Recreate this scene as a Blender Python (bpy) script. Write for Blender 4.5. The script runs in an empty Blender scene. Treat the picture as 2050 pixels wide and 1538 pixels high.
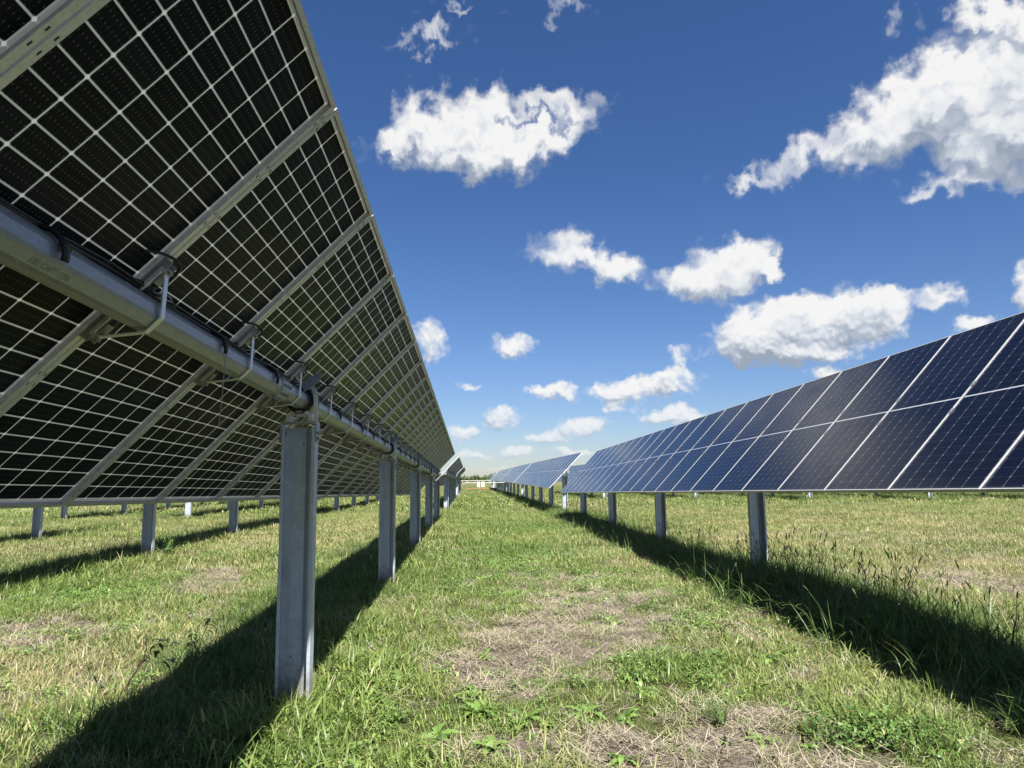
import bpy, bmesh, math, random
import numpy as np
from mathutils import Vector, Matrix, Euler

random.seed(11)
rng = np.random.default_rng(7)
scene = bpy.context.scene
COL = scene.collection
R = math.radians

# ---------------------------------------------------------------- measured layout
F_PX, YAW, PITCH, ROLL = 1430.4, .06204, .13365, -.01401
EYE = 1.6
TILT = .805                      # tracker tilt
PITCH_M = 1.152                  # module pitch along the row
MW, ML = 1.142, 2.278            # module width, length
TUBE_W = .12                     # tube centre below the glass plane
SUN = Vector((.235, -.64, 1.0)).normalized()

# ---------------------------------------------------------------- node helpers
def new_mat(name):
    m = bpy.data.materials.new(name)
    m.use_nodes = True
    nt = m.node_tree
    nt.nodes.clear()
    out = nt.nodes.new('ShaderNodeOutputMaterial')
    return m, nt, out

class NB:
    """tiny node builder"""
    def __init__(s, nt): s.nt = nt
    def n(s, typ, **kw):
        nd = s.nt.nodes.new(typ)
        for k, v in kw.items(): setattr(nd, k, v)
        return nd
    def link(s, a, b): s.nt.links.new(a, b)
    def _in(s, sock, v):
        if v is None: return
        if hasattr(v, 'is_output') or isinstance(v, bpy.types.NodeSocket): s.nt.links.new(v, sock)
        else: sock.default_value = v
    def m(s, op, a, b=None, c=None, clamp=False):
        nd = s.n('ShaderNodeMath', operation=op); nd.use_clamp = clamp
        s._in(nd.inputs[0], a); s._in(nd.inputs[1], b); s._in(nd.inputs[2], c)
        return nd.outputs[0]
    def vm(s, op, a, b=None, sc=None):
        nd = s.n('ShaderNodeVectorMath', operation=op)
        s._in(nd.inputs[0], a); s._in(nd.inputs[1], b)
        if sc is not None: s._in(nd.inputs['Scale'], sc)
        return nd.outputs['Value'] if op in ('DOT_PRODUCT', 'LENGTH') else nd.outputs[0]
    def noise(s, vec, scale, detail=4, rough=.55, dist=0, dim='3D'):
        nd = s.n('ShaderNodeTexNoise', noise_dimensions=dim)
        s._in(nd.inputs['Vector'], vec)
        nd.inputs['Scale'].default_value = scale; nd.inputs['Detail'].default_value = detail
        nd.inputs['Roughness'].default_value = rough; nd.inputs['Distortion'].default_value = dist
        return nd.outputs[0]
    def ss(s, v, a, b, lo=0., hi=1.):
        nd = s.n('ShaderNodeMapRange', interpolation_type='SMOOTHSTEP')
        s._in(nd.inputs[0], v); s._in(nd.inputs[1], a); s._in(nd.inputs[2], b)
        nd.inputs[3].default_value = lo; nd.inputs[4].default_value = hi
        return nd.outputs[0]
    def mix(s, f, a, b):
        nd = s.n('ShaderNodeMix', data_type='RGBA')
        s._in(nd.inputs[0], f)
        for sock, v in ((nd.inputs[6], a), (nd.inputs[7], b)):
            if isinstance(v, (tuple, list)): sock.default_value = (*v[:3], 1)
            else: s._in(sock, v)
        return nd.outputs[2]
    def ramp(s, f, stops):
        nd = s.n('ShaderNodeValToRGB')
        cr = nd.color_ramp
        while len(cr.elements) < len(stops): cr.elements.new(.5)
        for e, (p, c) in zip(cr.elements, stops):
            e.position = p; e.color = (*c, 1)
        s._in(nd.inputs[0], f)
        return nd.outputs[0]
    def bsdf(s, base, rough=.5, metal=0., spec=.5, normal=None):
        nd = s.n('ShaderNodeBsdfPrincipled')
        if isinstance(base, (tuple, list)): nd.inputs['Base Color'].default_value = (*base[:3], 1)
        else: s._in(nd.inputs['Base Color'], base)
        s._in(nd.inputs['Roughness'], rough); s._in(nd.inputs['Metallic'], metal)
        s._in(nd.inputs['Specular IOR Level'], spec)
        if normal is not None: s._in(nd.inputs['Normal'], normal)
        return nd
    def bump(s, h, strength=.3, dist=.01):
        nd = s.n('ShaderNodeBump')
        nd.inputs['Strength'].default_value = strength; nd.inputs['Distance'].default_value = dist
        s._in(nd.inputs['Height'], h)
        return nd.outputs[0]

# ---------------------------------------------------------------- materials
def steel_mat(name, base, rough=.5, metal=.55, blotch=.25, sc=18, streak=True, mud=False):
    m, nt, out = new_mat(name); b = NB(nt)
    tc = b.n('ShaderNodeTexCoord').outputs['Object']
    vor = b.n('ShaderNodeTexVoronoi'); vor.inputs['Scale'].default_value = sc * 9
    b.link(tc, vor.inputs['Vector'])
    n1 = b.noise(tc, sc, 5, .6)
    mp = b.n('ShaderNodeMapping'); mp.inputs['Scale'].default_value = (30, 30, 1.2)
    b.link(tc, mp.inputs['Vector'])
    n2 = b.noise(mp.outputs[0], 1.0, 4, .6)
    v = b.m('MULTIPLY_ADD', b.m('SUBTRACT', n1, .5), blotch * 2, 1.0)
    sp = b.n('ShaderNodeSeparateColor'); b.link(vor.outputs['Color'], sp.inputs[0])
    v = b.m('MULTIPLY_ADD', b.m('SUBTRACT', sp.outputs[0], .5), .16, v)
    if streak: v = b.m('MULTIPLY_ADD', b.m('SUBTRACT', n2, .5), .35, v)
    c = b.n('ShaderNodeMix', data_type='RGBA', blend_type='MULTIPLY'); c.inputs[0].default_value = 1
    c.inputs[6].default_value = (*base, 1); cc = b.n('ShaderNodeCombineColor')
    for i in range(3): b.link(v, cc.inputs[i])
    b.link(cc.outputs[0], c.inputs[7])
    col = c.outputs[2]
    if mud:                                                 # soil splashed on the foot, scuffs and a few rust specks higher up
        sz = b.n('ShaderNodeSeparateXYZ'); b.link(tc, sz.inputs[0])
        n3 = b.noise(tc, 26, 5, .7)
        f = b.ss(b.m('ADD', sz.outputs[2], b.m('MULTIPLY', b.m('SUBTRACT', n3, .5), .55)), .34, .10)
        col = b.mix(b.m('MULTIPLY', f, .65), col, (.17, .14, .105))
        sc_ = b.m('MULTIPLY', b.ss(b.noise(mp.outputs[0], 2.6, 3, .5), .66, .74), b.ss(n1, .45, .6))
        col = b.mix(b.m('MULTIPLY', sc_, .4), col, (.20, .21, .22))
        col = b.mix(b.m('MULTIPLY', b.ss(b.noise(tc, 40, 3, .6), .70, .78), .5), col, (.62, .64, .66))
    p = b.bsdf(col, b.m('MULTIPLY_ADD', n1, .25, rough - .12), metal, .5, b.bump(n1, .12, .004))
    b.link(p.outputs[0], out.inputs[0])
    return m

MAT = {}
MAT['post'] = steel_mat('galvanised_post', (.41, .46, .53), .5, .35, .32, 9, True, True)
MAT['tube'] = steel_mat('galvanised_tube', (.27, .285, .31), .40, .5, .28, 12, False)
MAT['strap'] = steel_mat('zinc_strap', (.62, .63, .64), .4, .6, .1, 30, False)
MAT['bracket'] = steel_mat('bracket_steel', (.33, .34, .36), .5, .5, .2, 25, False)
MAT['cast'] = steel_mat('cast_saddle', (.62, .61, .58), .45, .3, .12, 25, False)
MAT['frame'] = steel_mat('anodised_aluminium', (.60, .60, .60), .36, .35, .06, 10, False)
MAT['paddle'] = steel_mat('paddle_plate', (.30, .36, .43), .45, .4, .12, 20, False)
MAT['white_box'] = steel_mat('white_enamel', (.78, .78, .77), .4, 0., .05, 4, True)
MAT['pale_beam'] = steel_mat('pale_beam', (.50, .49, .44), .5, .1, .08, 4, False)
MAT['rust'] = steel_mat('rusted_steel', (.30, .15, .08), .8, .1, .4, 6, False)

def flat_mat(name, c, rough=.5, spec=.4):
    m, nt, out = new_mat(name); b = NB(nt)
    tc = b.n('ShaderNodeTexCoord').outputs['Object']
    n = b.noise(tc, 30, 3)
    p = b.bsdf(b.mix(n, tuple(x * .75 for x in c), tuple(x * 1.25 for x in c)), rough, 0, spec)
    b.link(p.outputs[0], out.inputs[0]); return m
MAT['rubber'] = flat_mat('black_rubber', (.012, .012, .013), .45)
MAT['polymer'] = flat_mat('black_polymer', (.010, .010, .012), .35)
MAT['thread'] = flat_mat('grey_plastic_tie', (.30, .30, .30), .5)
MAT['ink'] = flat_mat('dark_ink', (.05, .05, .05), .7, .1)
MAT['stencil'] = flat_mat('faded_stencil', (.17, .175, .18), .6, .2)
MAT['bolt'] = steel_mat('bolt_steel', (.25, .25, .26), .45, .7, .2, 40, False)

def cells(b, back):
    """masks of the printed cell grid, from the module's own coordinates"""
    tc = b.n('ShaderNodeTexCoord').outputs['Object']
    sx = b.n('ShaderNodeSeparateXYZ'); b.link(tc, sx.inputs[0])
    x, y = sx.outputs[0], sx.outputs[1]
    px, py, mid = .1825, .0918, .010
    ax = b.m('ABSOLUTE', x); ay = b.m('ABSOLUTE', y)
    fx = b.m('ABSOLUTE', b.m('SUBTRACT', b.m('FRACT', b.m('ADD', b.m('DIVIDE', x, px), .5 + 100)), .5))
    dx = b.m('MULTIPLY', fx, px)                       # distance to nearest column line (x = k px)
    yy = b.m('SUBTRACT', ay, mid)
    fy = b.m('ABSOLUTE', b.m('SUBTRACT', b.m('FRACT', b.m('ADD', b.m('DIVIDE', yy, py), .5 + 100)), .5))
    dy = b.m('MULTIPLY', fy, py)
    if back: hx, hy = .0038, .0036
    else: hx, hy = .0013, .0007
    lx = b.m('LESS_THAN', dx, hx); ly = b.m('LESS_THAN', dy, hy)
    diam = b.m('LESS_THAN', b.m('ADD', dx, dy), .012 if back else .0070)
    edge = b.m('MAXIMUM', b.m('GREATER_THAN', ax, 3 * px + .001), b.m('GREATER_THAN', ay, mid + 12 * py))
    midl = b.m('LESS_THAN', ay, mid * (1.0 if back else .75))
    return tc, x, y, dx, dy, lx, ly, diam, edge, midl

def module_glass():
    """glass-glass laminate: dark cells seen from the front, printed white grid on the rear; the gaps between cells let sunlight through"""
    m, nt, out = new_mat('module_glass'); b = NB(nt)
    tc, x, y, dx, dy, lx, ly, diam, edge, midl = cells(b, False)
    oi = b.n('ShaderNodeObjectInfo').outputs['Random']
    # front face
    bb = b.m('LESS_THAN', b.m('ABSOLUTE', b.m('SUBTRACT', b.m('FRACT', b.m('MULTIPLY', x, 60.3)), .5)), .035)
    cell = b.mix(oi, (.0012, .0015, .0050), (.0026, .0030, .0088))
    cell = b.mix(b.m('MULTIPLY', bb, .30), cell, (.035, .035, .05))
    c = b.mix(b.m('MULTIPLY', ly, .5), cell, (.035, .038, .055))
    c = b.mix(lx, c, (.20, .21, .25))
    c = b.mix(diam, c, (.32, .33, .38))
    c = b.mix(midl, c, (.42, .43, .47))
    c = b.mix(edge, c, (.012, .013, .02))
    low = b.m('MULTIPLY', b.ss(y, -1.0, -1.12), b.noise(tc, 14, 4, .6))
    film = b.m('MULTIPLY', b.ss(b.noise(b.vm('ADD', tc, b.vm('SCALE', b.vm('MULTIPLY', (1, 1, 1), (37., 19., 0)), sc=oi)), 1.8, 5, .62), .40, .8), b.m('MULTIPLY_ADD', oi, 1.5, .3))
    dust = b.m('ADD', film, low)
    c = b.mix(b.m('MULTIPLY', dust, .014), c, (.30, .28, .24))
    front = b.bsdf(c, b.m('MULTIPLY_ADD', dust, .08, .17), 0, .33)
    # rear face
    _, _, _, _, _, lx2, ly2, diam2, edge2, midl2 = cells(b, True)
    bus = b.m('LESS_THAN', b.m('ABSOLUTE', b.m('SUBTRACT', b.m('FRACT', b.m('MULTIPLY', x, 54.8)), .5)), .075)
    dash = b.m('GREATER_THAN', b.m('FRACT', b.m('MULTIPLY', y, 54.5)), .55)
    spot = b.m('LESS_THAN', b.m('ABSOLUTE', b.m('SUBTRACT', b.m('FRACT', b.m('MULTIPLY', y, 32.7)), .5)), .10)
    wn = b.n('ShaderNodeTexWhiteNoise', noise_dimensions='3D')
    b.link(b.vm('ADD', b.vm('FLOOR', b.vm('MULTIPLY', tc, (1 / .1825, 1 / .0918, 0.))), b.vm('SCALE', (71., 13., 5.), sc=oi)), wn.inputs['Vector'])
    cellb = b.mix(wn.outputs[0], (.0085, .0102, .0150), (.0150, .0172, .0225))
    cellb = b.mix(b.m('MULTIPLY', b.m('MULTIPLY', bus, dash), .35), cellb, (.06, .062, .068))
    cellb = b.mix(b.m('MULTIPLY', b.m('MULTIPLY', bus, spot), .9), cellb, (.15, .155, .16))
    line = b.m('MAXIMUM', b.m('MAXIMUM', lx2, ly2), b.m('MAXIMUM', b.m('MAXIMUM', diam2, edge2), midl2))
    nz = b.noise(tc, 9, 3)
    cb = b.mix(line, cellb, b.mix(nz, (.50, .52, .54), (.66, .68, .70)))
    rear = b.bsdf(cb, .30, 0, .04)
    ms = b.n('ShaderNodeMixShader')
    b.link(b.n('ShaderNodeNewGeometry').outputs['Backfacing'], ms.inputs[0]); b.link(front.outputs[0], ms.inputs[1]); b.link(rear.outputs[0], ms.inputs[2])
    # what passes through
    slit = b.m('MAXIMUM', b.m('LESS_THAN', dx, .0012), b.m('LESS_THAN', dy, .0010))
    dia = b.m('LESS_THAN', b.m('ADD', dx, dy), .0090)
    thru = b.m('MAXIMUM', b.m('MULTIPLY', line, .06), b.m('MAXIMUM', b.m('MULTIPLY', slit, .17), b.m('MULTIPLY', dia, .28)))
    tr = b.n('ShaderNodeBsdfTranslucent'); tr.inputs[0].default_value = (.55, .56, .52, 1)
    m2 = b.n('ShaderNodeMixShader'); b.link(thru, m2.inputs[0]); b.link(ms.outputs[0], m2.inputs[1]); b.link(tr.outputs[0], m2.inputs[2])
    b.link(m2.outputs[0], out.inputs[0]); return m
MAT['glass'] = module_glass()

def leaf_mat(name, greens, dry, transl=.38, rough=.45, spec=.35, patch=True):
    """blade colour: tone.r = blade's own random, tone.g = 0 root .. 1 tip, tone.b = own dryness; instance adds 'dry'"""
    m, nt, out = new_mat(name); b = NB(nt)
    at = b.n('ShaderNodeAttribute', attribute_type='GEOMETRY', attribute_name='tone')
    sp = b.n('ShaderNodeSeparateColor'); b.link(at.outputs['Color'], sp.inputs[0])
    ia = b.n('ShaderNodeAttribute', attribute_type='INSTANCER', attribute_name='dry')
    hue = b.n('ShaderNodeAttribute', attribute_type='INSTANCER', attribute_name='hue')
    g = b.ramp(b.m('MULTIPLY_ADD', b.m('SUBTRACT', hue.outputs['Fac'], .5), .6, sp.outputs[0], clamp=True),
               [(0, greens[0]), (.5, greens[1]), (1, greens[2])])
    d = b.ramp(b.m('FRACT', b.m('MULTIPLY', sp.outputs[0], 7.31)), [(0, dry[0]), (.55, dry[1]), (1, dry[2])])
    f = b.m('ADD', ia.outputs['Fac'], sp.outputs[2])
    f = b.m('ADD', f, b.m('MULTIPLY', b.m('SUBTRACT', sp.outputs[0], .5), .5))
    f = b.m('ADD', f, b.m('MULTIPLY', b.m('SUBTRACT', sp.outputs[1], .45), .25))
    c = b.mix(b.ss(f, .38, .72), g, d)
    p = b.bsdf(c, rough, 0, spec)
    t = b.n('ShaderNodeBsdfTranslucent'); b.link(c, t.inputs[0])
    ms = b.n('ShaderNodeMixShader'); ms.inputs[0].default_value = transl
    b.link(p.outputs[0], ms.inputs[1]); b.link(t.outputs[0], ms.inputs[2])
    b.link(ms.outputs[0], out.inputs[0]); return m
STRAW = ((.25, .215, .095), (.37, .325, .165), (.50, .45, .26))
MAT['grass'] = leaf_mat('grass_blades', ((.082, .135, .030), (.160, .225, .056), (.255, .300, .092)), STRAW)
MAT['tallgrass'] = leaf_mat('tall_grass_blades', ((.060, .110, .026), (.105, .165, .042), (.180, .235, .072)), STRAW)
MAT['leafy'] = leaf_mat('weed_leaves', ((.070, .135, .032), (.120, .205, .046), (.185, .265, .070)), STRAW, .25, .42, .4)
MAT['straw'] = leaf_mat('dead_straw', ((.20, .17, .115), (.29, .255, .18), (.40, .36, .265)), ((.18, .155, .115), (.30, .265, .20), (.44, .40, .30)), .1, .6, .2)
MAT['seed'] = leaf_mat('seed_heads', ((.30, .22, .08), (.38, .27, .10), (.45, .34, .14)), STRAW, .2, .6, .2)
MAT['deadstem'] = leaf_mat('dead_stem', ((.06, .04, .025), (.09, .06, .035), (.12, .08, .05)), ((.06, .04, .025), (.09, .06, .035), (.12, .08, .05)), .05, .7, .2)

# ---------------------------------------------------------------- terrain and cover fields (metres)
def vnoise(x, y, s, seed=0):
    """smooth value noise, numpy"""
    x = np.asarray(x, float) / s + seed * 17.3; y = np.asarray(y, float) / s + seed * 9.7
    xi = np.floor(x).astype(np.int64); yi = np.floor(y).astype(np.int64)
    fx = x - xi; fy = y - yi
    fx = fx * fx * (3 - 2 * fx); fy = fy * fy * (3 - 2 * fy)
    def h(a, b):
        n = (a * 374761393 + b * 668265263 + seed * 1442695041) & 0x7fffffff
        n = (n ^ (n >> 13)) * 1274126177 & 0x7fffffff
        return ((n ^ (n >> 16)) & 0xffff) / 65535.
    return (h(xi, yi) * (1 - fx) + h(xi + 1, yi) * fx) * (1 - fy) + (h(xi, yi + 1) * (1 - fx) + h(xi + 1, yi + 1) * fx) * fy
def fbm(x, y, s, seed=0, o=3):
    v = 0; a = .5; t = 0
    for k in range(o):
        v = v + a * vnoise(x, y, s / 2 ** k, seed + k); t += a; a *= .5
    return v / t
def blobs(x, y, L):
    v = np.zeros_like(np.asarray(x, float))
    for cx, cy, rx, ry, w in L: v = np.maximum(v, w * np.exp(-(((x - cx) / rx) ** 2 + ((y - cy) / ry) ** 2)))
    return v
BARE = [(.99, 7.6, 1.0, 1.1, 1.1), (.1, 6.6, .6, .7, 1), (1.65, 9.4, .8, 1.7, 1.05), (.5, 7.1, .7, .7, 1), (1.65, 4.35, .85, .45, 1.1), (.75, 4.6, .75, .38, .95), (1.9, 4.9, .5, .35, .9),
        (-.1, 4.5, .25, .14, .9), (-4.6, 7.5, .6, .8, .9), (-4.9, 9.0, .55, .9, .8), (-4.4, 12.6, .7, 1.6, .75), (-3.4, 9.6, .35, .5, .6),
        (7.1, 10.3, 1.2, 1.2, .75), (2.7, 5.9, .25, .25, .8), (6.2, 9.2, .8, .6, .6), (2.2, 15., .4, .5, .6), (2.2, 5.1, .3, .3, .6)]
LUSH = [(1.55, 6.2, .55, .55, 1), (-5.9, 11.2, 1.2, 1.6, 1), (.5, 16., 1.4, 3, .7), (-.9, 6.3, .5, 1.2, .8), (2.4, 4.5, .45, .4, 1), (0, 5.15, .8, .25, .9), (-1.0, 4.8, .6, .8, .8)]
ROWS_X = [-18.75, -12.92, -7.1, -1.27, 4.58, 10.4, 16.2, 22.0, 27.8, 33.6]
def strip(x, y):
    """1 under the tracker rows, where the mower does not reach"""
    v = 0
    for rx in ROWS_X: v = np.maximum(v, np.exp(-((x - rx + .15) / .62) ** 2) * (1 if rx < 6 else np.clip((y - 37) / 4, 0, 1)))
    return v
def bare_f(x, y):
    n = fbm(x, y, .9, 3, 4)
    b = blobs(x, y, BARE) * 1.15
    v = b + (n - .5) * 1.3 + (vnoise(x, y, .16, 77) - .5) * .55 - .34
    far = np.clip((y - 6) / 20, 0, 1)
    v = np.maximum(v, (fbm(x, y, 1.6, 21, 4) - .66) * 3.2 * (1 - .6 * far))
    return np.clip(v * 2.2, 0, 1) * (1 - .85 * strip(x, y)) * (1 - .8 * blobs(x, y, LUSH))
def dry_f(x, y):
    n = fbm(x, y, 2.6, 5, 4); n2 = fbm(x, y, 9., 8, 2)
    v = .25 + (n - .5) * .75 + (n2 - .5) * .35
    v = v + .13 * np.clip((x - 5.0) / 1.2, 0, 1) * np.clip((36 - y) / 10, 0., 1)
    v = v + .05 * np.exp(-((x + 4.3) / 1.5) ** 2)
    v = v + .24 * np.exp(-((x - 2.95) / .45) ** 2) * (y < 16)
    v = v - .42 * blobs(x, y, LUSH) - .20 * np.exp(-((x - 1.2) / 1.6) ** 2) * np.clip((y - 11) / 4, 0, 1) - .10 * strip(x, y)
    return np.clip(v, -.25, .85)
def gz(x, y):
    x = np.asarray(x, float); y = np.asarray(y, float)
    d = np.hypot(x, y)
    near = np.clip(1 - d / 60, 0, 1)
    return near * ((fbm(x, y, 3.1, 40, 3) - .5) * .09 + (fbm(x, y, .5, 44, 3) - .5) * .035) + np.clip((d - 130) / 500, 0, 1) * -.6

def worn(x, y):
    """the walked and driven track down the lane, thin and strewn with straw"""
    return np.exp(-((x - .9) / 1.0) ** 2) * np.clip((13 - y) / 4, 0, 1) * np.clip((fbm(x, y, .6, 95, 4) - .36) * 3.5, 0, 1) * (1 - .95 * blobs(x, y, LUSH))
def ground_z(x, y):
    bare = bare_f(x, y)
    return gz(x, y) + bare * np.clip(fbm(x, y, .30, 60, 4) - .42, 0, 1) * .15 - .012 * bare

# ---------------------------------------------------------------- object helpers
def link(o):
    COL.objects.link(o); return o
def tag(o, label=None, cat=None, group=None, kind=None):
    for k, v in (('label', label), ('category', cat), ('group', group), ('kind', kind)):
        if v: o[k] = v
    return o
def empty(name, loc=(0, 0, 0)):
    o = link(bpy.data.objects.new(name, None)); o.location = loc; o.empty_display_size = .2
    return o
def mobj(name, me, parent=None, mtx=None):
    o = link(bpy.data.objects.new(name, me))
    if parent is not None: o.parent = parent
    if mtx is not None: o.matrix_basis = mtx
    return o

class MB:
    """mesh builder: several shapes into ONE mesh"""
    def __init__(s): s.v = []; s.f = []; s.mi = []; s.sm = []; s.tone = []
    def add(s, vs, fs, mi=0, smooth=False, tone=None):
        o = len(s.v)
        s.v += [tuple(v) for v in vs]
        s.f += [tuple(i + o for i in f) for f in fs]
        s.mi += [mi] * len(fs); s.sm += [smooth] * len(fs)
        s.tone += (tone if tone is not None else [(0.5, .5, 0)] * len(vs))
    def box(s, c, d, mi=0, M=None):
        x, y, z = (k / 2 for k in d)
        vs = [Vector((c[0] + a * x, c[1] + b_ * y, c[2] + e * z)) for a in (-1, 1) for b_ in (-1, 1) for e in (-1, 1)]
        if M is not None: vs = [M @ v for v in vs]
        s.add(vs, [(0, 1, 3, 2), (4, 6, 7, 5), (0, 4, 5, 1), (2, 3, 7, 6), (0, 2, 6, 4), (1, 5, 7, 3)], mi)
    def prism(s, prof, a, b_, fr, mi=0, smooth=False, cap=True):
        """profile (list of 2D) swept from a to b_ along axis; fr = function (p, q, t)->3D"""
        n = len(prof)
        vs = [fr(p, q, a) for p, q in prof] + [fr(p, q, b_) for p, q in prof]
        fs = [(i, (i + 1) % n, n + (i + 1) % n, n + i) for i in range(n)]
        if cap: fs += [tuple(range(n))[::-1], tuple(range(n, 2 * n))]
        s.add(vs, fs, mi, smooth)
    def strip(s, pts, width_dir, w, th, mi=0):
        """flat strap following pts; width_dir vector; th thickness"""
        wd = Vector(width_dir).normalized() * (w / 2)
        P = [Vector(p) for p in pts]; n = len(P); vs = []
        for i, p in enumerate(P):
            t0 = (P[min(i + 1, n - 1)] - P[max(i - 1, 0)]).normalized()
            nn = t0.cross(wd).normalized() * (th / 2)
            vs += [p - wd - nn, p + wd - nn, p + wd + nn, p - wd + nn]
        fs = []
        for i in range(n - 1):
            a = 4 * i; c = a + 4
            for k in range(4): fs.append((a + k, a + (k + 1) % 4, c + (k + 1) % 4, c + k))
        fs += [(3, 2, 1, 0), tuple(4 * (n - 1) + k for k in range(4))]
        s.add(vs, fs, mi)
    def tube(s, pts, r, seg=6, mi=0, smooth=True, tone=None):
        P = [Vector(p) for p in pts]; n = len(P); vs = []
        rr = r if isinstance(r, (list, tuple)) else [r] * n
        up = Vector((0, 0, 1)); tn = []
        for i, p in enumerate(P):
            t0 = (P[min(i + 1, n - 1)] - P[max(i - 1, 0)])
            t0 = t0.normalized() if t0.length > 1e-9 else Vector((0, 0, 1))
            a = t0.cross(up)
            if a.length < .05: a = t0.cross(Vector((1, 0, 0)))
            a.normalize(); c = t0.cross(a)
            for k in range(seg):
                th = 2 * math.pi * k / seg
                vs.append(p + (a * math.cos(th) + c * math.sin(th)) * rr[i])
                tn.append((tone if tone else (.5, 0, 0))[:1] + (i / (n - 1),) + (tone if tone else (.5, 0, 0))[2:])
        fs = [(i * seg + k, i * seg + (k + 1) % seg, (i + 1) * seg + (k + 1) % seg, (i + 1) * seg + k) for i in range(n - 1) for k in range(seg)]
        fs += [tuple(range(seg))[::-1], tuple(range((n - 1) * seg, n * seg))]
        s.add(vs, fs, mi, smooth, tn)
    def mesh(s, name, mats, tone=False):
        me = bpy.data.meshes.new(name)
        me.from_pydata(s.v, [], s.f)
        for m in mats: me.materials.append(m)
        me.polygons.foreach_set('material_index', s.mi); me.polygons.foreach_set('use_smooth', s.sm)
        if tone:
            a = me.attributes.new('tone', 'FLOAT_COLOR', 'POINT')
            a.data.foreach_set('color', np.array([(*t, 1.) for t in s.tone], np.float32).ravel())
        me.update()
        return me
SKY_STRENGTH = .05; SKY_LEVEL = .68; SKY_TINT = (.78, .88, 1.10); SKY_TINT_MID = (.88, .93, 1.14); SKY_TINT_LOW = (.82, .86, 1.06); CLOUD_LEVEL = 6.2; SKY_AIR = 1.0; SKY_DUST = .3; SKY_OZONE = 2.5; SKY_SAT = 1.15; SKY_HUE = .5
SUN_E = 5.0; EXPOSURE = 1.6
# ---------------------------------------------------------------- the solar tracker and its parts
TUBE_R = .073
def glass_mesh():
    mb = MB(); x, y, a = MW / 2 - .0025, ML / 2 - .0025, -.004
    mb.add([(-x, -y, a), (x, -y, a), (x, y, a), (-x, y, a)], [(0, 1, 2, 3)], 0)
    return mb.mesh('module_laminate', [MAT['glass']])
def frame_mesh():
    mb = MB(); W, L, H = MW / 2, ML / 2, .035
    for s in (-1, 1):
        mb.box((s * (W - .001), 0, -H / 2), (.002, ML, H - .004))
        mb.box((s * (W - .004), 0, -.001), (.008, ML, .002))
        mb.box((s * (W - .014), 0, -H + .001), (.028, ML, .002))
        mb.box((0, s * (L - .001), -H / 2), (MW - .004, .002, H - .004))
        mb.box((0, s * (L - .0045), -.001), (MW - .016, .009, .002))
        mb.box((0, s * (L - .011), -H + .001), (MW - .056, .022, .002))
        for q in (-1, 1):                       # slotted fixing holes in the return flange
            for u in (.42, .475, .70, .755, 1.02, 1.06):
                mb.box((s * (W - .014), q * u, -H - .0003), (.006, .016, .0006), 1)
    return mb.mesh('module_frame', [MAT['frame'], MAT['ink']])
def rail_mesh():
    mb = MB()
    mb.box((0, 0, -.0395), (.060, .44, .008))
    for s in (-1, 1):
        for q in (-1, 1):                       # side cheeks that carry the clamp
            mb.strip([(q * .027, s * .085, -.060), (q * .027, s * .215, -.056)], (0, 0, 1), .032, .003)
        mb.box((0, s * .150, -.078), (.050, .07, .004))
        mb.box((.038, s * .125, -.066), (.012, .12, .014), 1)
    return mb.mesh('mounting_rail', [MAT['bracket'], MAT['frame']])
def strap_mesh():
    mb = MB(); b = TUBE_W + TUBE_R * math.cos(math.pi / 8) + .005; w = .034
    pts = [(0, .185, -.058), (0, .166, -.078), (0, .040, -b), (0, -.040, -b), (0, -.178, -.078), (0, -.197, -.058)]
    mb.strip(pts, (1, 0, 0), w, .005)
    for s in (-1, 1):
        mb.box((0, s * .178, -.066), (.052, .030, .020), 1)
        mb.box((.034, s * .180, -.070), (.018, .018, .014), 1)
        mb.tube([(.012, s * .184, -.078), (.012, s * .184, -.098)], .007, 6, 1)
    return mb.mesh('clamp_strap', [MAT['strap'], MAT['bracket']])
def clamp_mesh():
    mb = MB()
    mb.box((0, 0, .002), (.036, .055, .004))
    mb.tube([(0, 0, .004), (0, 0, .010)], .008, 6, 1, False)
    mb.box((0, 0, -.018), (.010, .05, .036))
    return mb.mesh('module_clamp', [MAT['bracket'], MAT['bolt']])
def loop_mesh():
    mb = MB()
    P = [(.13, .185, -.014), (.09, .215, -.034), (.045, .232, -.056), (.0, .236, -.070), (-.035, .222, -.076), (-.045, .19, -.076), (-.04, .15, -.080), (.0, .10, -.064), (.08, .085, -.055)]
    mb.tube(smooth_path(P, 4), .0065, 6)
    return mb.mesh('lead_loop', [MAT['rubber']])
def clip_mesh():
    mb = MB()
    P = [(-.02, .085, -.085), (-.10, .10, -.075), (-.135, .105, -.088), (-.13, .095, -.104), (-.02, .08, -.106)]
    mb.tube(smooth_path(P, 3), .0032, 5)
    return mb.mesh('wire_clip', [MAT['thread']])
def smooth_path(P, k):
    """Catmull-Rom through P"""
    P = [Vector(p) for p in P]; out = []
    for i in range(len(P) - 1):
        a, b_, c, d = P[max(i - 1, 0)], P[i], P[i + 1], P[min(i + 2, len(P) - 1)]
        for j in range(k):
            t = j / k
            out.append(.5 * ((2 * b_) + (c - a) * t + (2 * a - 5 * b_ + 4 * c - d) * t * t + (3 * b_ - a - 3 * c + d) * t ** 3))
    return out + [P[-1]]
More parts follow.
